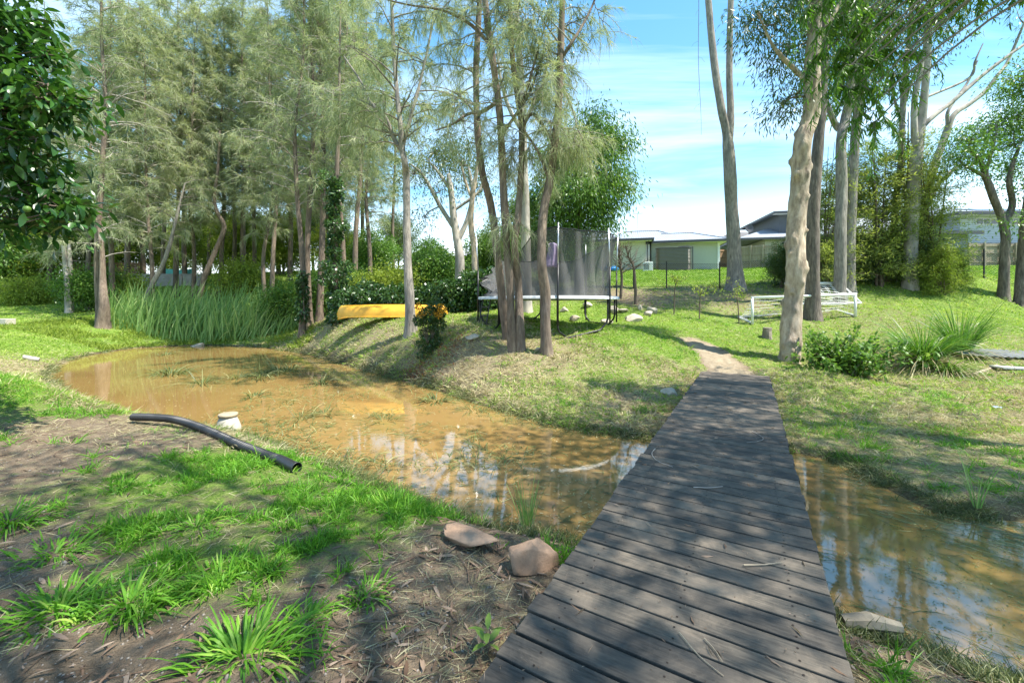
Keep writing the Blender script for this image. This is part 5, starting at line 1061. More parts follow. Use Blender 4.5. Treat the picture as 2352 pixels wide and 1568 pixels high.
for v, px, Y, sc, rz, lb in [(0, 1890, 17.5, .95, .2, "tall feathery shrub directly behind the lumpy tree's right side"), (0, 1960, 18.2, 1.02, 1.5, "tall feathery shrub in front of the straight dark gum"), (1, 2020, 17.4, 1.12, 2.8, "tall olive feathery shrub left of the white-stemmed pair"), (0, 2085, 17.8, 1.1, 4.0, "tallest feathery shrub at the white-stemmed pair's foot"),
        (1, 2150, 17.0, .95, 5.1, "yellowish feathery shrub reaching over the low grey shed"), (2, 1885, 17.8, .75, .5, "dark low shrub just right of the lumpy tree behind the goals"), (2, 1960, 18.0, .8, 1.9, "dark low shrub behind the second goal's right post"), (2, 2030, 17.8, .8, 3.2, "dark low shrub below the tall olive feathery shrub"),
        (2, 2100, 17.4, .8, 4.4, "dark low shrub left of the pale green rounded one"), (3, 2160, 16.2, .66, 1.0, "pale green rounded shrub in front of the low grey shed"), (2, 1800, 18.8, .75, 5.6, "dark low shrub along the chain-link fence left of the lumpy tree"), (3, 2200, 16.8, .45, .7, "small pale green shrub against the right chain-link fence")]:
    p = gp(px, Y, .05); e = empty("shrub", p, lb, "shrub", "shrubs along the chain-link fence", rz); e.scale = (sc * 1.12, sc * 1.12, sc * 1.28)
    for nme, me in (("stems", FK[v][0]), ("foliage", FK[v][1])): o = bpy.data.objects.new(nme, me); C.objects.link(o); o.parent = e

# ------------------------------------------------------------------ ivy, hedge, near trees
def leafball(cs, c, R3, n, L, W, r, fn=leaves, tone=.45, droop=.4, shell=.6):
    q = rdir(n, r); pp = c + q * np.asarray(R3) * (shell + (1 - shell) * r.random(n) ** .5)[:, None]
    cs.add(*fn(pp, q * .5 + rdir(n, r) * .55 + np.array([0, 0, -droop]), L * r.uniform(.6, 1.25, n), W * r.uniform(.7, 1.2, n), np.clip(tone + r.normal(size=n) * .2, 0, 1), r=r))
r = np.random.default_rng(101); ts, cs = Soup(), Soup(); hpts = []
for i, u in enumerate(np.linspace(0, 1, 34)):
    px = 783 + (1145 - 783) * u; Y = 17.6 - 1.2 * u + .3 * math.sin(u * 14); b = gp(px, Y); hh = 1.05 + .25 * math.sin(u * 9) + .35 * u ** 2 + r.normal() * .08
    for k in range(4):
        c = b + np.array([r.normal() * .18, r.normal() * .28, hh * (.15 + .24 * k)]); leafball(cs, c, [.34, .36, .26], 190, .155, .085, r, tone=.42, shell=.35)
    if i % 3 == 0: ts.tube([b + [0, 0, -.1], b + [.1, 0, hh * .5], b + [.05, .1, hh * .9]], [.035, .025, .01], 5)
    hpts.append(b)
finish("ivy_hedge", ts, cs, hpts[0], "long glossy ivy-covered hedge behind the yellow canoe", "hedge", 'twig', 'ivy')
ivt = traced_cas("trunk thickly wrapped in climbing ivy left of the hedge", [[(768, 738, 15), (770, 640, 12), (770, 540, 11), (772, 430, 10), (778, 300, 8), (780, 150, 5), (782, 0, 3)]], 18.2, 111, .62, 1, 16, lambda h: 1.8, per=30, needle=(.34, .015), group="casuarinas beyond the pond")
r = np.random.default_rng(112); cs, ts = Soup(), Soup(); b0 = P(768, 738, 18.2)
for k in range(46):
    t = k / 45; py = 715 - 300 * t; w = .24 + .10 * math.sin(k * 1.3) + (.42 if .22 < t < .38 else 0) + (.2 if .62 < t < .7 else 0); c = P(769 + 4 * math.sin(k * .5), py, 18.15); leafball(cs, c, [w, w, .16], int(90 * (1 + w)), .15, .085, r, tone=.40, shell=.5)
for k in range(9): c = P(748 + r.normal() * 14, 400 + r.uniform(0, 50), 18.1); leafball(cs, c, [.2, .2, .25], 45, .15, .08, r, tone=.75)
ts.tube([P(764, 736, 18.05), P(771, 640, 18.0), P(765, 540, 18.05), P(773, 430, 18.05)], [.03, .025, .02, .01], 5)
finish("ivy", ts, cs, b0, "dark climbing ivy covering the trunk left of the hedge", "climber", 'twig', 'ivy')
r = np.random.default_rng(113); cs, ts = Soup(), Soup()
for k in range(14): t = k / 13; c = P(695 + 12 * t * 0 + 2 * math.sin(k), 732 - 100 * t, 18.5); leafball(cs, c, [.26 - .06 * t] * 2 + [.16], 80, .15, .08, r, tone=.3, shell=.6)
ts.tube([P(700, 735, 18.3), P(694, 640, 18.4)], [.03, .01], 5)
finish("ivy", ts, cs, P(695, 736, 18.5), "small dark patch of ivy on the trunk foot at the cattails' right end", "climber", 'twig', 'ivy')

# bush with orange leaves on the bank
r = np.random.default_rng(121); ts, cs, co = Soup(), Soup(), Soup(); ob = gp(990, 11.2)
for k in range(9): 
    tip = ob + np.array([r.normal() * .2, r.normal() * .2, r.uniform(.6, 1.15)]); ts.tube(resample([ob + [r.normal() * .05, 0, -.05], ob * .5 + tip * .5 + [r.normal() * .06, 0, 0], tip], 8), np.linspace(.016, .005, 8), 5)
for px, py, rx, rz, n in [(985, 725, .22, .20, 420), (1000, 700, .15, .13, 230), (965, 735, .15, .14, 230), (1005, 745, .18, .16, 320), (985, 765, .22, .14, 300), (1000, 780, .16, .12, 130), (975, 790, .2, .12, 160), (1012, 720, .11, .1, 120), (995, 800, .18, .12, 130), (980, 815, .2, .1, 110), (1005, 825, .2, .1, 90)]:
    leafball(cs, P(px, py, 11.2 + r.normal() * .08), [rx * 1.3, rx * 1.3, rz * 1.25], int(n * 2.4), .075, .035, r, tone=.3, shell=.2, droop=.1)
for px, py, rx, n in [(1014, 708, .09, 90), (1008, 722, .07, 50), (962, 705, .07, 60), (968, 722, .06, 30)]: leafball(co, P(px, py, 11.0), [rx * 1.15, rx, rx * 1.3], n, .08, .036, r, tone=.5, shell=.2, droop=-.1)
e = empty("orange_tipped_bush", ob, "dark leafy bush with orange-yellow tips on the pond's far bank", "bush")
for s_ in (ts, cs, co):
    for V in s_.V: V -= ob.astype(np.float32)
ts.build("stems", M['twig'], e); cs.build("foliage", M['ivy'], e); co.build("orange_leaves", M['orange'], e)

# broad-leaved bush and strap-leaved clumps right of the lumpy tree
r = np.random.default_rng(131); ts, cs = Soup(), Soup(); bb = gp(1935, 9.3)
for k in range(80):
    a = r.uniform(0, 6.28); d = unit(np.array([math.cos(a), math.sin(a), r.uniform(.7, 3.2)])); l = r.uniform(.8, 1.75); u = np.linspace(0, 1, 8)[:, None]
    b = bb + np.array([r.normal() * .22, r.normal() * .2, 0]) + d * l * u + np.array([0, 0, -1]) * l * .28 * u ** 2; ts.tube(b, np.linspace(.009, .003, 8), 4)
    n = 44; uu = r.uniform(.15, 1, n); j = np.minimum((uu * 7).astype(int), 6); pp = b[j] + r.normal(size=(n, 3)) * .05
    cs.add(*big_leaves(pp, rdir(n, r) * .7 + d * .3 + np.array([0, 0, -.25]), .11 * r.uniform(.6, 1.2, n), .062 * r.uniform(.7, 1.2, n), np.clip(.42 + r.normal(size=n) * .2, 0, 1), r=r))
finish("leafy_bush", ts, cs, bb, "rounded bright green broad-leaved bush at the lumpy tree's foot", "bush", 'twig', 'bright')
def straps(cs, c, n, L, w, r, spread=.9, droop=.45, base=.12, tone=.45, up=(.8, 1.9)):
    a = r.uniform(0, 6.28, n); e = r.uniform(*up, n); d = unit(np.stack([np.cos(a) * spread, np.sin(a) * spread, e], 1)); p = c + np.stack([np.cos(a), np.sin(a), np.zeros(n)], 1) * base * r.random(n)[:, None]
    l = L * r.uniform(.5, 1.15, n); dr = droop * r.uniform(.4, 1.6, n); tn = np.clip(tone + r.normal(size=n) * .22, 0, 1); side = unit(np.cross(d, [0, 0, 1.0]) + .3 * rdir(n, r)); rows = []; ww = w * r.uniform(.7, 1.2, n)
    for t in np.linspace(0, 1, 6):
        q = p + d * (l * t)[:, None] + np.array([0, 0, -1]) * (l * dr * t ** 2.2)[:, None] + d * [1, 1, 0] * (l * dr * .35 * t ** 2)[:, None]; k = (ww * (1 - t ** 2.5) * .5 + .0008)[:, None]; rows += [q - side * k, q + side * k]
    V = np.stack(rows, 1); b = np.arange(n)[:, None, None] * 12; q4 = np.array([[2 * i, 2 * i + 1, 2 * i + 3, 2 * i + 2] for i in range(5)])
    cs.add(V.reshape(-1, 3), (b + q4[None]).reshape(-1, 4), None, np.repeat(tn, 12))
def clump(name, p, n, L, w, seed, mat, label, cat, **k):
    cs = Soup(); dry = k.pop('dry', 0); straps(cs, np.zeros(3), n, L, w, np.random.default_rng(seed), **k)
    e = empty(name, p, label, cat, k.get('group')); cs.build("leaves", M[mat], e)
    if dry:
        c2 = Soup(); straps(c2, np.zeros(3), dry, L * .8, w, np.random.default_rng(seed + 1), spread=1.0, droop=.8, base=.2, up=(.25, .9)); c2.build("dry_leaves", M['straw'], e)
    return e
clump("strap_leaf_clump", gp(2120, 9.5), 520, 1.7, .015, 141, 'lomandra', "large arching strap-leaved clump right of the broad-leaved bush", "grass clump", spread=.75, droop=.5, base=.2, dry=130)
clump("strap_leaf_clump", gp(2205, 9.9), 380, 1.7, .015, 142, 'lomandra', "narrower upright strap-leaved clump right of the large arching one", "grass clump", spread=.6, droop=.38, base=.16, dry=70)
clump("strap_leaf_clump", gp(2175, 9.0), 200, .9, .013, 143, 'lomandra', "low yellowish strap-leaved clump in front of the two bigger ones", "grass clump", spread=1.0, droop=.7, base=.2, dry=140, tone=.75)
clump("rush_clump", G(1212, 1205, WL + .05), 60, .42, .005, 144, 'reed', "small bluish rush clump at the water's edge above the brown rocks", "rush clump", spread=.3, droop=.15, base=.06)
clump("tall_reed", G(2243, 1165, WL + .08), 16, .75, .014, 145, 'reed', "single tall green reed standing in the wet grass on the right bank", "reed", spread=.30, droop=.25, base=.03, tone=.4)

# citrus tree reaching in at the left
r = np.random.default_rng(151); ts, cs = Soup(), Soup(); cb = np.array([-8.3, 4.5, float(hgt(-8.3, 4.5)) - .1]); pts, rr = stem(ts, [cb, cb + [.1, 0, 1.0], cb + [.5, .05, 2.2], cb + [.9, .1, 3.6], cb + [1.1, .1, 5.0]], [.10, .085, .07, .05, .02], 20, 10, .08, 2)
bl = [(P(px, py, Y), (rx / F * Y, .5, ry / F * Y)) for px, py, rx, ry, Y in [(20, 110, 55, 80, 4.6), (70, 190, 60, 60, 4.6), (120, 215, 60, 45, 4.4), (30, 260, 70, 70, 4.7), (60, 330, 65, 55, 4.5), (50, 425, 75, 55, 4.6), (110, 470, 50, 36, 4.5), (20, 510, 60, 40, 4.7), (-60, 350, 110, 150, 4.8), (-90, 150, 110, 150, 4.8), (5, 20, 35, 40, 4.6)]]
canopy(ts, cs, pts[8:], bl, 40, 30, .135, .06, r, .14, .25, .3, .40, .03, fn=big_leaves)
for px, py in [(168, 235), (195, 228), (150, 130), (128, 120), (160, 492), (140, 505), (185, 250)]:
    c = P(px, py, 4.5); ts.tube([c + np.array([-.5, 0, -.05]), c + np.array([-.2, 0, .02]), c], [.012, .007, .004], 4); n = 26; pp = c + np.stack([-r.random(n) * .28, r.normal(size=n) * .05, r.normal(size=n) * .04], 1)
    cs.add(*big_leaves(pp, rdir(n, r) * .6 + np.array([.6, 0, .1]), .11 * r.uniform(.7, 1.2, n), .05, np.clip(.5 + r.normal(size=n) * .2, 0, 1), r=r))
ce = finish("citrus_tree", ts, cs, cb, "glossy dark green citrus tree reaching in at the left edge", "tree", 'twig', 'citrus')
M['fruit'] = plain('green fruit', (.10, .19, .03), .45, var=.15)
for px, py in [(98, 300), (62, 480)]:
    m1 = MB(); lathe(m1, [(.002, -.034), (.02, -.028), (.031, -.012), (.033, .004), (.028, .02), (.014, .031), (.002, .034)], 12); o = m1.build("fruit", M['fruit'], ce, smooth=True); o.location = tuple(P(px, py, 4.25) - cb)

# weeping tree overhanging from the right, its trunk outside the picture
r = np.random.default_rng(161); ts, cs = Soup(), Soup(); wb_ = np.array([9.6, 4.2, float(hgt(9.6, 4.2)) - .1])
pts, rr = stem(ts, [wb_, wb_ + [-.1, .1, 2.5], wb_ + [-.4, .4, 5.0], wb_ + [-1.2, 1.0, 7.0], wb_ + [-2.0, 1.5, 9.0]], [.2, .17, .14, .10, .04], 24, 12, .1, 3)
WP = [(1880, -40, 7.2), (1920, -20, 6.9), (1960, 0, 6.7), (2000, 20, 6.6), (2040, 30, 6.9), (1900, 60, 7.0), (1945, 110, 6.7), (1990, 130, 6.5), (2030, 110, 6.8), (1915, 150, 6.9), (1965, 200, 6.6), (2005, 200, 6.5), (1985, 260, 6.5), (2070, 60, 7.0), (2110, 30, 7.2), (2150, 0, 7.2), (2200, -10, 7.0), (2240, -30, 7.0), (1895, 120, 7.1), (2050, 170, 6.9), (2010, 280, 6.5), (2085, 120, 7.1), (1975, 60, 6.6), (1935, 40, 6.8), (2330, -30, 6.6), (2300, -60, 6.8), (1870, 10, 7.0), (1955, 150, 6.5), (1925, 200, 6.7), (2065, -10, 6.8)]
for px, py, Y in WP:
    c = P(px, py, Y); j = np.argmin(np.linalg.norm(pts - c, axis=1)); j = min(max(j, 12), 20); u = np.linspace(0, 1, 8)[:, None]; lp = pts[j] + (c - pts[j]) * u + np.array([0, 0, .5]) * np.sin(u * math.pi); ts.tube(lp, np.linspace(.028, .010, 8), 5)
    for k in range(7 if py < 170 else 5):
        a = r.uniform(0, 6.28); l = r.uniform(.35, .95); u = np.linspace(0, 1, 8)[:, None]; b = c + np.array([math.cos(a), math.sin(a), .2]) * l * .5 * u ** .7 + np.array([0, 0, -1]) * l * .9 * u ** 1.6; ts.tube(b, np.linspace(.006, .002, 8), 3)
        n = int(44 * l) + 8; uu = r.random(n); jj = np.minimum((uu * 7).astype(int), 6); f = (uu * 7 - jj)[:, None]; pp = b[jj] * (1 - f) + b[jj + 1] * f
        cs.add(*big_leaves(pp, rdir(n, r) * [.6, .6, .35] + np.array([0, 0, -.55]), .15 * r.uniform(.6, 1.2, n), .021 * r.uniform(.8, 1.2, n), np.clip(.48 + r.normal() * .12 + r.normal(size=n) * .18, 0, 1), .12, r))
finish("weeping_tree", ts, cs, wb_, "bright green weeping tree hanging long leaves into the top right", "tree", 'bark_grey', 'willow')
# the tall gums beside and behind the camera that shade the foreground
def shade_tree(label, base, fork, blobs, seed, ncl=5.0, per=27):
    r = np.random.default_rng(seed); blobs = [((c_[0] - 1.1, c_[1] + .4, c_[2]), r_) for c_, r_ in blobs]; ts, cs = Soup(), Soup(); b = np.array([base[0], base[1], float(hgt(*base)) - .1]); fk = np.array(fork)
    pts, rr = stem(ts, [b, b + (fk - b) * .35 + [.1, 0, 0], fk, fk + (fk - b) * [.2, .2, .35]], [.28, .22, .16, .05], 24, 12, .1, seed)
    canopy(ts, cs, pts[12:], blobs, ncl, per, .23, .055, r, .5, .6, .2, .5, .06); return finish("gum_tree", ts, cs, b, label, "tree", 'bark_grey', 'euc')
shade_tree("large gum standing behind the photographer, shading the near bank", (4.6, -3.2), (4.4, -1.6, 6.5), [((2.4, .6, 9.0), 1.9), ((.4, .2, 8.8), 1.7), ((4.6, .8, 9.4), 1.9), ((3.4, -1.4, 9.6), 1.9), ((6.6, -.4, 9.8), 1.9), ((1.6, 2.4, 8.8), 1.25), ((5.6, -2.6, 9.4), 1.8), ((-1.2, -.6, 8.4), 1.5), ((-1.0, 1.5, 8.3), 1.0)], 171)
shade_tree("large gum outside the picture right of the bridge, shading the planks", (12.2, 2.2), (11.0, 2.6, 6.2), [((9.3, 1.5, 9.4), 1.6), ((11.1, 2.5, 9.6), 1.6), ((7.5, 1.2, 9.0), 1.4), ((6.2, 2.5, 9.2), 1.6), ((8.2, 2.6, 9.6), 1.7), ((7.4, 4.4, 9.0), 1.4), ((9.4, 4.6, 9.6), 1.5), ((10.4, 6.2, 9.4), 1.3), ((10.2, 1.2, 9.8), 1.6), ((12.0, 4.4, 10.0), 1.5), ((8.6, .6, 10.0), 1.6)], 172, ncl=8.5, per=34)

# ------------------------------------------------------------------ reeds, grass and litter
# cattail bed
r = np.random.default_rng(201); cs = Soup(); n = 2000; px = r.uniform(232, 700, n); Y = r.uniform(20.6, 24.2, n); ok = pond_d((px - 1176) / F * Y, Y) > -.6; px, Y = px[ok], Y[ok]; n = len(px)
x = (px - 1176) / F * Y; tall = 1.0 - .45 * sstep(560, 700, px) - .25 * sstep(330, 240, px) + .25 * (vnoise(x * .5, Y * .5, 7) - .5)
d = np.stack([r.normal(size=n) * .22 + .14, r.normal(size=n) * .2, np.ones(n)], 1)
p0 = np.stack([x, Y, np.maximum(hgt(x, Y), WL) - .05], 1); L_ = 2.35 * tall * r.uniform(.45, 1.15, n)
dd = unit(d); side = unit(np.stack([np.ones(n), r.normal(size=n) * .6, np.zeros(n)], 1)); rows = []
bend = r.uniform(.04, .5, n) ** 1.3; ba = np.stack([r.uniform(.2, 1, n), r.normal(size=n) * .5, np.zeros(n)], 1)
for t in np.linspace(0, 1, 6):
    q = p0 + dd * (L_ * t)[:, None] + ba * (bend * L_ * t ** 2.4)[:, None] - np.array([0, 0, 1]) * (bend * L_ * .8 * t ** 3)[:, None]; k = (.021 * (1 - t ** 3) + .002) * np.ones((n, 1)); rows += [q - side * k, q + side * k]
V = np.stack(rows, 1); b = np.arange(n)[:, None, None] * 12; q4 = np.array([[2 * i, 2 * i + 1, 2 * i + 3, 2 * i + 2] for i in range(5)])
cs.add(V.reshape(-1, 3), (b + q4[None]).reshape(-1, 4), None, np.repeat(np.clip(.48 + r.normal(size=n) * .28, 0, 1), 12)); kind(cs.build("cattail_reeds", M['reed']), 'stuff')

def scatter(n, y0, y1, r, xm=1.32, p=1.0):
    """points on the ground, thinning with distance"""
    y = y0 * (y1 / y0) ** r.random(n) if p == 1.0 else (y0 ** (1 - p) + (y1 ** (1 - p) - y0 ** (1 - p)) * r.random(n)) ** (1 / (1 - p)); x = (r.random(n) * 2 - 1) * (xm * y + .6); return x, y
def on_bridge(x, y, m=.02):
    s_ = (x - BA[0]) * BD[0] + (y - BA[1]) * BD[1]; t = (x - BA[0]) * BN[0] + (y - BA[1]) * BN[1]; return (t > -m) & (t < BW + m) & (s_ < m)
def blades(name, mat, x, y, L, w, tilt, droop, tone, r, z=0.0):
    n = len(x); p = np.stack([x, y, hgt(x, y) - .01 + z], 1); a = r.uniform(0, 6.28, n); d = np.stack([np.cos(a) * tilt, np.sin(a) * tilt, np.ones(n)], 1); cs = Soup(); cs.add(*strips(p, d, L, w, droop, tone, r)); return kind(cs.build(name, M[mat]), 'stuff')
# foreground and bank grass: clumped
r = np.random.default_rng(211); x, y = scatter(560000, 1.25, 12, r); d = pond_d(x, y); g, s_ = cover(x, y)
cl = fbm(x * 1.7, y * 1.7, 21, 3) * .52 + fbm(x * 7.5, y * 7.5, 22, 2) * .48
keep = (d > .03) & ~on_bridge(x, y) & (path_mask(x, y) < .3) & (cl + (g - .5) * .62 + r.normal(size=len(x)) * .03 > .578 - .03 * sstep(5.5, 7, y)) & (y < 12); keep &= ~((y > 8.3) & (g > .75) & (r.random(len(x)) < .3))
x, y, cl, g = x[keep], y[keep], cl[keep], g[keep]; n = len(x); tall = np.clip((cl - .42) * 3.2, .25, 1.0) * (1 - .6 * sstep(6, 9, y))
a_ = np.where(y < 6, 1, .8); L_ = (.05 + .17 * tall) * r.uniform(.35, 1.4, n); blades("bank_grass", 'grass', x, y, L_, np.maximum(.0075, .0012 * y) * r.uniform(.7, 1.3, n), r.uniform(.1, 1.6, n), r.uniform(.15, .9, n), np.clip(.40 + r.normal(size=n) * .2 + .25 * sstep(5, 9, y), 0, 1), r)
print('bank grass', n)
# dry grass and straw lying low
r = np.random.default_rng(212); x, y = scatter(640000, 1.25, 24, r); d = pond_d(x, y); g, s_ = cover(x, y); m_ = fbm(x * 2.5, y * 2.5, 33, 3)
edge = np.exp(-((d - .25) / .45) ** 2) * (y > 5) ; keep = (d > .0) & ~on_bridge(x, y) & (path_mask(x, y) < .3) & (r.random(len(x)) < np.clip((s_ - .12) * 1.0 + edge * .5, 0, 1) * sstep(.36, .60, m_ + .08) * np.where(y < 5, .3, 1.0)); x, y = x[keep], y[keep]; n = len(x)
blades("dry_grass", 'straw', x, y, (.05 + .09 * r.random(n)) * (1 + .02 * y), np.maximum(.0032, .0008 * y) * r.uniform(.7, 1.3, n), r.uniform(1.2, 6, n), r.uniform(0, .3, n), np.clip(.5 + r.normal(size=n) * .25, 0, 1), r, z=.012)
print('dry', n)
# rough low grass over the sloping banks
for sd_, nme, mt, nn_, gk in ((221, "bank_stubble", 'straw', 210000, 0), (222, "bank_turf", 'lawn', 150000, 1)):
    r = np.random.default_rng(sd_); y = 6.0 + 14 * r.random(nn_) ** 1.4; x = -13 + 25 * r.random(nn_); d = pond_d(x, y); m_ = fbm(x * 2.2, y * 2.2, 71 + gk, 3); g, s_ = cover(x, y)
    keep = (d > .02) & (d < 4.2) & ~on_bridge(x, y) & (path_mask(x, y) < .3) & (np.abs(x) < 1.3 * y + .5) & ((m_ > .50 - .10 * s_) if gk == 0 else (m_ + .25 * (g - .4) > .52)); x, y = x[keep], y[keep]; n = len(x)
    blades(nme, mt, x, y, (.06 + .17 * r.random(n) ** 1.5) * np.where(pond_d(x, y) < .5, 1.3, 1.0), np.maximum(.005, .0014 * y) * r.uniform(.5, 1.4, n), r.uniform(.3, 2.8, n), r.uniform(.1, .7, n), np.clip((.42 if gk else .5) + r.normal(size=n) * .25 + (fbm(x * 3.1, y * 3.1, 77, 2) - .5) * 1.1, 0, 1), r, z=.005)
    print(nme, n)
# tussocks through the banks and the lawn
def tussocks(name, mat, nt, xr, yr, seed, Lr, nb, cond, tone):
    r = np.random.default_rng(seed); x = r.uniform(*xr, nt); y = yr[0] * (yr[1] / yr[0]) ** r.random(nt); d = pond_d(x, y); ok = (d > .05) & ~on_bridge(x, y) & (path_mask(x, y) < .2) & (np.abs(x) < 1.3 * y + .5) & cond(x, y, d, r); cs = Soup()
    for X, Y_, z in zip(x[ok], y[ok], hgt(x[ok], y[ok])): straps(cs, np.array([X, Y_, z - .01]), nb, r.uniform(*Lr), max(.006, .0011 * Y_), r, spread=1.1, droop=.6, base=.09, tone=np.clip(tone + r.normal() * .15, .1, .9), up=(.3, 1.8))
    kind(cs.build(name, M[mat]), 'stuff')
tussocks("bank_tussocks", 'grass', 1500, (-13, 13), (4.6, 15), 241, (.10, .26), 18, lambda x, y, d, r: (fbm(x * .9, y * .9, 95, 2) > .45) & ((d < 6) | (r.random(len(x)) < .4)), .5)
tussocks("dry_tussocks", 'straw', 1200, (-13, 13), (4.6, 15), 242, (.10, .24), 16, lambda x, y, d, r: (fbm(x * .9, y * .9, 96, 2) > .44) & (d < 4.5), .5)
tussocks("lawn_tussocks", 'lawn', 1600, (-24, 24), (11, 26), 243, (.12, .26), 14, lambda x, y, d, r: cover(x, y)[0] > .4, .42)
# lawn
r = np.random.default_rng(213); x, y = scatter(520000, 6.2, 40, r); d = pond_d(x, y); g, s_ = cover(x, y); m_ = fbm(x * 1.3, y * 1.3, 41, 3); keep = (d > .15) & ~on_bridge(x, y) & (path_mask(x, y) < .25) & (r.random(len(x)) < np.clip((g - .25) * 1.5, 0, 1) * sstep(.30, .52, m_ + .18 * g)); x, y, m_ = x[keep], y[keep], m_[keep]; n = len(x)
lush = sstep(19, 23, y) * (x > 4)
blades("lawn_grass", 'lawn', x, y, (.035 + .05 * r.random(n)) * (1 + .035 * y) , np.maximum(.006, .0015 * y) * r.uniform(.6, 1.3, n), r.uniform(.2, 1.4, n), r.uniform(.1, .6, n), np.clip(.48 + r.normal(size=n) * .2 + (m_ - .5) * .8 + (fbm(x * 2.3, y * 2.3, 43, 2) - .5) * .7 - .42 * lush, 0, 1), r)
print('lawn', n)
# weeds between the cattails and the water, and along the left bank
r = np.random.default_rng(214); n = 60000; px = r.uniform(-40, 720, n); y = r.uniform(17.5, 26, n); x = (px - 1176) / F * y; d = pond_d(x, y); m_ = fbm(x * .8, y * .8, 51, 3); keep = (d > .1) & (d < 5.5) & (m_ > .42 + .05 * d * 0); x, y, m_ = x[keep], y[keep], m_[keep]; n = len(x)
blades("marsh_weeds", 'yellowgreen', x, y, (.12 + .32 * r.random(n)) * np.clip((m_ - .3) * 3, .4, 1.1), .022 * r.uniform(.7, 1.4, n), r.uniform(.2, 1.4, n), r.uniform(.1, .7, n), np.clip(.35 + r.normal(size=n) * .2, 0, 1), r)
# ragged wet grass hanging over the shoreline
r = np.random.default_rng(231); nn_ = 900000; y = 1.8 * (26 / 1.8) ** r.random(nn_); x = (r.random(nn_) * 2 - 1) * (1.3 * y + .6); d = pond_d(x, y); m_ = fbm(x * 1.6, y * 1.6, 91, 3); keep = (d > -.12) & (d < .22) & ~on_bridge(x, y) & (m_ > .44); x, y, d = x[keep], y[keep], d[keep]; n = len(x); print('edge', n)
p = np.stack([x, y, np.maximum(hgt(x, y), WL - .02)], 1); e_ = .05; gx = pond_d(x + e_, y) - d; gy = pond_d(x, y + e_) - d; out = unit(np.stack([-gx, -gy, np.zeros(n)], 1)); cs = Soup()
cs.add(*strips(p, out * r.uniform(.1, 1.1, n)[:, None] + rdir(n, r) * .8 + np.array([0, 0, .9]), (.10 + .22 * r.random(n) ** 2) * np.where(y < 4, .8, 1.0), np.maximum(.0045, .0011 * y) * r.uniform(.6, 1.3, n), r.uniform(.3, 1.0, n), np.clip(.45 + r.normal(size=n) * .28, 0, 1), r)); kind(cs.build("shore_grass", M['wetgrass']), 'stuff')
# foreground tufts
for i, (px, py, n, L, lb) in enumerate([(560, 1500, 150, .30, "big bright green grass tuft nearest the camera at bottom centre-left"), (130, 1385, 130, .27, "dark green grass tuft at the lower left edge of the bare track"), (292, 1372, 100, .25, "spreading grass tuft right of the lower-left one"), (125, 1255, 120, .24, "low bright grass tuft beside the small bare hollow"),
        (505, 1310, 100, .26, "upright grass tuft behind the biggest foreground one"), (20, 1205, 120, .28, "dense grass tuft at the left picture edge"), (700, 1405, 70, .16, "small fine-leaved tuft right of the biggest foreground one"), (845, 1345, 60, .18, "small bright tuft left of the long brown rock"), (900, 1130, 90, .22, "grass tuft on the bank edge right of the drain pipe's open end"), (450, 1190, 90, .2, "grass tuft in the middle of the near bank slope")]):
    q = G(px, py, -.06); p = np.array([q[0], q[1], float(hgt(q[0], q[1])) - .015]); cs = Soup(); straps(cs, np.zeros(3), int(n * 1.9), L * .82, .0115, np.random.default_rng(300 + i), spread=1.0, droop=.6, base=.22 if n > 80 else .12, tone=.45, up=(.2, 2.4)); o = cs.build("grass_tuft", M['grass']); o.location = p; tag(o, lb, "grass tuft", "grass tufts on the near bank")
# clumps standing in the water
for i, (px, py, n, L, lb) in enumerate([(392, 858, 46, .55, "largest grass clump standing in the sunlit far water"), (465, 880, 18, .50, "thin dark grass clump right of the largest one in the water"), (545, 868, 14, .38, "small grass clump left of the long dark row in the water"), (600, 866, 26, .45, "left clump of the dark grass row in the water"), (640, 855, 40, .50, "middle clump of the dark grass row in the water"), (668, 850, 30, .50, "right clump of the dark grass row in the water"),
        (585, 910, 16, .32, "small bent clump below the dark grass row"), (690, 960, 18, .38, "sparse clump standing right of the concrete pedestal"), (745, 950, 20, .42, "sparse clump in mid water, farther right of the pedestal"), (735, 880, 20, .4, "clump near the far bank right of the dark grass row"), (1000, 920, 24, .35, "clump by the far bank below the orange-tipped bush"), (1085, 940, 18, .3, "clump at the far bank below the tree stems"), (650, 805, 22, .45, "clump at the pond's far end below the canoe"), (380, 815, 14, .45, "thin clump at the pond's far end left of the pale rock"), (880, 965, 14, .3, "thin clump in the shaded middle of the pond")]):
    q = G(px, py, WL); cs = Soup(); straps(cs, np.zeros(3), int(n * 2.6), L * 1.75, .020 if py < 930 else .011, np.random.default_rng(330 + i), spread=.9, droop=.75, base=.45 if n > 25 else .22, tone=.45, up=(.3, 1.5)); o = cs.build("water_grass_clump", M['wetgrass']); o.location = (q[0], q[1], WL - .03); tag(o, lb, "grass clump", "grass clumps standing in the pond")
# bent grass standing thinly out of the shallows
r = np.random.default_rng(351); nn_ = 5200; px = r.uniform(480, 1230, nn_); py = r.uniform(845, 1080, nn_); Y = (H - WL) * F / (py - HZ); x = (px - 1176) / F * Y; d = pond_d(x, Y); ok = (d < -.02) & ((fbm(x * .8, Y * .8, 62, 3) > .53) | (d > -.5)) & (r.random(nn_) < .8); x, Y = x[ok], Y[ok]; n = len(x); a = r.uniform(0, 6.28, n)
cs = Soup(); straps(cs, np.stack([x, Y, np.full(n, WL - .01)], 1), n, .36, .009, r, spread=1.0, droop=.9, base=.0, tone=.5, up=(.25, 1.3)); kind(cs.build("emergent_grass", M['wetgrass']), 'stuff')
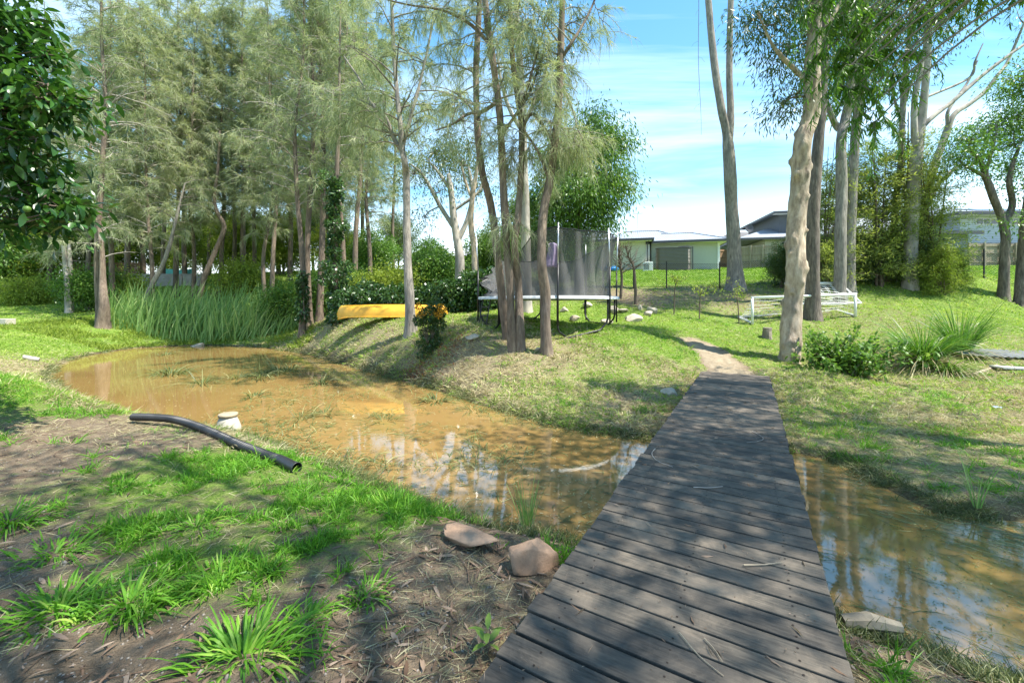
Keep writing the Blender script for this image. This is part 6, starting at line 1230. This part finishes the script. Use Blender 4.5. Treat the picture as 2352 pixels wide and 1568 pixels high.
# grass floating on the water
def floaters(name, pxr, pyr, n, Lr, wr, head, hs, seed, mat, mask=None):
    r = np.random.default_rng(seed); px = r.uniform(*pxr, n); py = r.uniform(*pyr, n); Y = (H - WL) * F / (py - HZ); x = (px - 1176) / F * Y; ok = (pond_d(x, Y) < -.03) & ~on_bridge(x, Y, -.1)
    if mask is not None: ok &= mask(x, Y, r)
    x, Y = x[ok], Y[ok]; n = len(x); a = head + r.normal(size=n) * hs; l = r.uniform(*Lr, n); w = r.uniform(*wr, n) * (1 + .05 * Y); cv = r.normal(size=n) * .5; rows = []; z = WL + .003 + .006 * r.random(n)
    for t in (-.5, -.17, .17, .5):
        aa = a + cv * t; cx = x + np.cos(aa) * l * t; cy = Y + np.sin(aa) * l * t; k = w * (.5 if abs(t) < .3 else .12); rows += [np.stack([cx - np.sin(aa) * k, cy + np.cos(aa) * k, z + .004 * (abs(t) < .3)], 1), np.stack([cx + np.sin(aa) * k, cy - np.cos(aa) * k, z + .002], 1)]
    V = np.stack(rows, 1); b = np.arange(n)[:, None, None] * 8; q4 = np.array([[2 * i, 2 * i + 1, 2 * i + 3, 2 * i + 2] for i in range(3)]); cs = Soup(); cs.add(V.reshape(-1, 3), (b + q4[None]).reshape(-1, 4), None, np.repeat(np.clip(.5 + r.normal(size=n) * .25, 0, 1), 8)); return kind(cs.build(name, M[mat]), 'stuff')
floaters("floating_grass", (560, 1250), (850, 1010), 1300, (.08, .30), (.003, .007), .4, 1.1, 401, 'wetgrass', lambda x, y, r: fbm(x * .9, y * .9, 61, 3) + r.random(len(x)) * .25 > .62)
floaters("floating_grass", (780, 1480), (980, 1240), 700, (.04, .22), (.003, .008), .3, 1.2, 402, 'wetgrass')
floaters("floating_grass", (1830, 2600), (1060, 1600), 3600, (.06, .30), (.0025, .006), -.75, .5, 403, 'wetgrass', lambda x, y, r: r.random(len(x)) < np.clip(.05 + 1.0 * sstep(1.1, .05, -pond_d(x, y)) * (y > 3.2) + .35 * sstep(3.6, 4.6, x), 0, 1))
floaters("floating_flecks", (150, 1480), (800, 1230), 2600, (.012, .05), (.004, .012), 0, 3, 404, 'straw')
floaters("floating_flecks", (1830, 2500), (1080, 1600), 1500, (.008, .03), (.003, .008), 0, 3, 405, 'wetgrass')
# fallen leaves, twigs and small stones on the near bank
r = np.random.default_rng(411); x, y = scatter(20000, 1.3, 9, r); d = pond_d(x, y); g, s_ = cover(x, y); keep = (d > .05) & ~on_bridge(x, y) & (r.random(len(x)) < np.clip(.8 - g, .04, 1) * np.where(x > -.9, 1, .45)); x, y = x[keep], y[keep]; n = len(x)
a = r.uniform(0, 6.28, n); dd = np.stack([np.cos(a), np.sin(a), r.normal(size=n) * .12], 1); cs = Soup(); big = r.random(n) < .35
cs.add(*big_leaves(np.stack([x, y, hgt(x, y) + .008 + .012 * r.random(n)], 1), dd, np.where(big, r.uniform(.07, .14, n), r.uniform(.02, .06, n)), np.where(big, r.uniform(.012, .024, n), r.uniform(.004, .01, n)), np.clip(.5 + r.normal(size=n) * .3, 0, 1), .15, r)); kind(cs.build("leaf_litter", M['litter']), 'stuff')
r = np.random.default_rng(412); ts = Soup(); x, y = scatter(900, 1.35, 7, r); keep = (pond_d(x, y) > .05) & ~on_bridge(x, y) & ((x > -1.2) | (r.random(900) < .25)); 
for X, Yy in zip(x[keep], y[keep]):
    a = r.uniform(0, 6.28); l = r.uniform(.06, .35); u = np.linspace(-.5, .5, 5); cv = r.normal() * .5; px = X + np.cos(a + cv * u) * l * u; py = Yy + np.sin(a + cv * u) * l * u; rd = r.uniform(.0015, .0045); ts.tube(np.stack([px, py, hgt(px, py) + rd + .006], 1), np.linspace(rd, rd * .5, 5), 4, r.random())
kind(ts.build("twig_litter", M['litter']), 'stuff')
r = np.random.default_rng(413); x, y = scatter(9000, 1.25, 7, r); keep = (pond_d(x, y) > .1) & ~on_bridge(x, y) & (cover(x, y)[0] < .45); x, y = x[keep], y[keep]; n = len(x); sz = r.uniform(.002, .010, n) * np.where(r.random(n) < .04, 2.2, 1)
oc = np.array([[1, 0, 0], [0, 1, 0], [-1, 0, 0], [0, -1, 0], [0, 0, .7], [0, 0, -.7]]); V = np.stack([x, y, hgt(x, y) + sz * .2], 1)[:, None] + oc[None] * sz[:, None, None] * r.uniform(.6, 1.4, (n, 6, 1)); tf = np.array([[0, 1, 4], [1, 2, 4], [2, 3, 4], [3, 0, 4], [1, 0, 5], [2, 1, 5], [3, 2, 5], [0, 3, 5]])
cs = Soup(); cs.add(V.reshape(-1, 3), None, (np.arange(n)[:, None, None] * 6 + tf[None]).reshape(-1, 3), .5); kind(cs.build("gravel", plain('grey gravel', (.24, .205, .17), .9, var=.4, scale=30)), 'stuff')
r = np.random.default_rng(415); n = 900; s_ = r.uniform(.1, 9.3, n); t_ = r.uniform(.03, BW - .03, n); x = BA[0] - BD[0] * s_ + BN[0] * t_; y = BA[1] - BD[1] * s_ + BN[1] * t_; a = r.uniform(0, 6.28, n); cs = Soup()
ls = r.random(n); Lf_ = np.where(ls < .6, r.uniform(.008, .03, n), np.where(ls < .92, r.uniform(.03, .10, n), r.uniform(.05, .09, n))); Wf_ = np.where(ls < .6, .005, np.where(ls < .92, .0022, .014))
cs.add(*leaves(np.stack([x, y, .004 + .003 * r.random(n)], 1), np.stack([np.cos(a), np.sin(a), r.normal(size=n) * .03], 1), Lf_, Wf_, np.clip(.6 + r.normal(size=n) * .3, 0, 1), r=r)); kind(cs.build("deck_litter", M['litter']), 'stuff')
# rusty leaves washed up on the far bank
r = np.random.default_rng(414); n = 900; px = 955 + r.normal(size=n) * 22 + np.where(r.random(n) < .35, 75, 0); py = 855 + r.normal(size=n) * 26; Y = 10.5 + (870 - py) * .012; x = (px - 1176) / F * Y; keep = pond_d(x, Y) > .08; x, Y = x[keep], Y[keep]; n = len(x); a = r.uniform(0, 6.28, n)
cs = Soup(); cs.add(*leaves(np.stack([x, Y, hgt(x, Y) + .02 + .03 * r.random(n)], 1), np.stack([np.cos(a), np.sin(a), r.normal(size=n) * .4], 1), r.uniform(.04, .10, n), r.uniform(.015, .03, n), np.clip(.5 + r.normal(size=n) * .25, 0, 1), r=r)); kind(cs.build("fallen_leaves", M['rust']), 'stuff')
# seedling, saplings, bare tree
r = np.random.default_rng(421); cs, ts = Soup(), Soup(); q = G(1120, 1500, -.1); q[2] = float(hgt(q[0], q[1])); ts.tube([q, q + [.01, 0, .06], q + [.01, .01, .12]], [.003, .0025, .002], 5); a = np.linspace(0, 6.28, 9)[:8]; pz = np.where(np.arange(8) % 2, .06, .115)
cs.add(*big_leaves(q + np.stack([.01 * np.cos(a), .01 * np.sin(a), pz], 1), np.stack([np.cos(a), np.sin(a), np.full(8, .55)], 1), .085, .032, np.full(8, .8), .3, r)); finish("seedling", ts, cs, q, "small bright green seedling by the bridge's near left edge", "seedling", 'twig', 'bright')
def bare_tree(path, Y, seed, label, n=26, leafy=None):
    r = np.random.default_rng(seed); ts, cs = Soup(), Soup(); c, rd = pstem(path, Y, .1, .03, seed); pts, rr = stem(ts, c, rd, 24, 8, .08, seed, .3); m = len(pts)
    for k in range(n):
        i = int(m * r.uniform(.42, .98)); i = min(i, m - 1); a = r.uniform(0, 6.28); L = r.uniform(.35, 1.0) * (1.3 - i / m); d = np.array([math.cos(a), math.sin(a), r.uniform(.2, 1.1)]); u = np.linspace(0, 1, 6)[:, None]; b = pts[i] + d * L * u + np.cumsum(r.normal(size=(6, 3)) * .03, 0) * u; ts.tube(b, np.linspace(rr[i] * .5, .003, 6), 4)
        for q in range(3):
            d2 = unit(d + rdir(1, r)[0] * .9); j = r.integers(2, 6); ts.tube([b[j], b[j] + d2 * L * .25, b[j] + d2 * L * .45 + rdir(1, r)[0] * .05], [.005, .0035, .002], 3)
            if leafy: cs.add(*leaves(b[j] + rdir(8, r) * .12, rdir(8, r), leafy * r.uniform(.7, 1.2, 8), leafy * .5, np.clip(.6 + r.normal(size=8) * .2, 0, 1), r=r))
    return finish("bare_tree" if not leafy else "sapling", ts, cs, c[0], label, "tree" if not leafy else "sapling", 'twig', 'yellowgreen')
bare_tree([(1460, 700, 8), (1459, 650, 6), (1455, 612, 5), (1444, 590, 4), (1437, 565, 3)], 17.0, 431, "small bare twiggy tree right of the trampoline poles", 34)
bare_tree([(1425, 700, 7), (1428, 640, 6), (1424, 600, 5), (1420, 560, 3)], 17.8, 437, "greyish twiggy bush-like bare tree close behind the trampoline's outer pole", 46)
bare_tree([(1548, 688, 3), (1550, 665, 2.5), (1555, 645, 2)], 15.5, 432, "yellow-leaved sapling in front of the fence post", 7, .09)
bare_tree([(1606, 700, 3), (1608, 685, 2.5), (1612, 668, 2)], 14.6, 433, "two-pronged sapling with yellow leaves at its foot", 5, .08)
bare_tree([(1698, 715, 2.6), (1694, 690, 2.4), (1688, 660, 2)], 14.4, 434, "thin sapling left of the long goal", 6, .06)
# crumpled plastic scrap on the right bank
r = np.random.default_rng(441); m1 = MB(); V = [(.05 * (i - 3) / 3, .035 * (j - 3) / 3, .02 * r.random()) for j in range(7) for i in range(7)]; m1.add(V, [(j * 7 + i, j * 7 + i + 1, (j + 1) * 7 + i + 1, (j + 1) * 7 + i) for j in range(6) for i in range(6)]); o = m1.build("plastic_scrap", plain('blue white plastic', (.42, .52, .66), .3, var=.3, scale=40)); q = gp(2290, 6.9); o.location = q + [0, 0, .02]; tag(o, "tiny crumpled blue-white plastic scrap on the right bank grass", "litter")
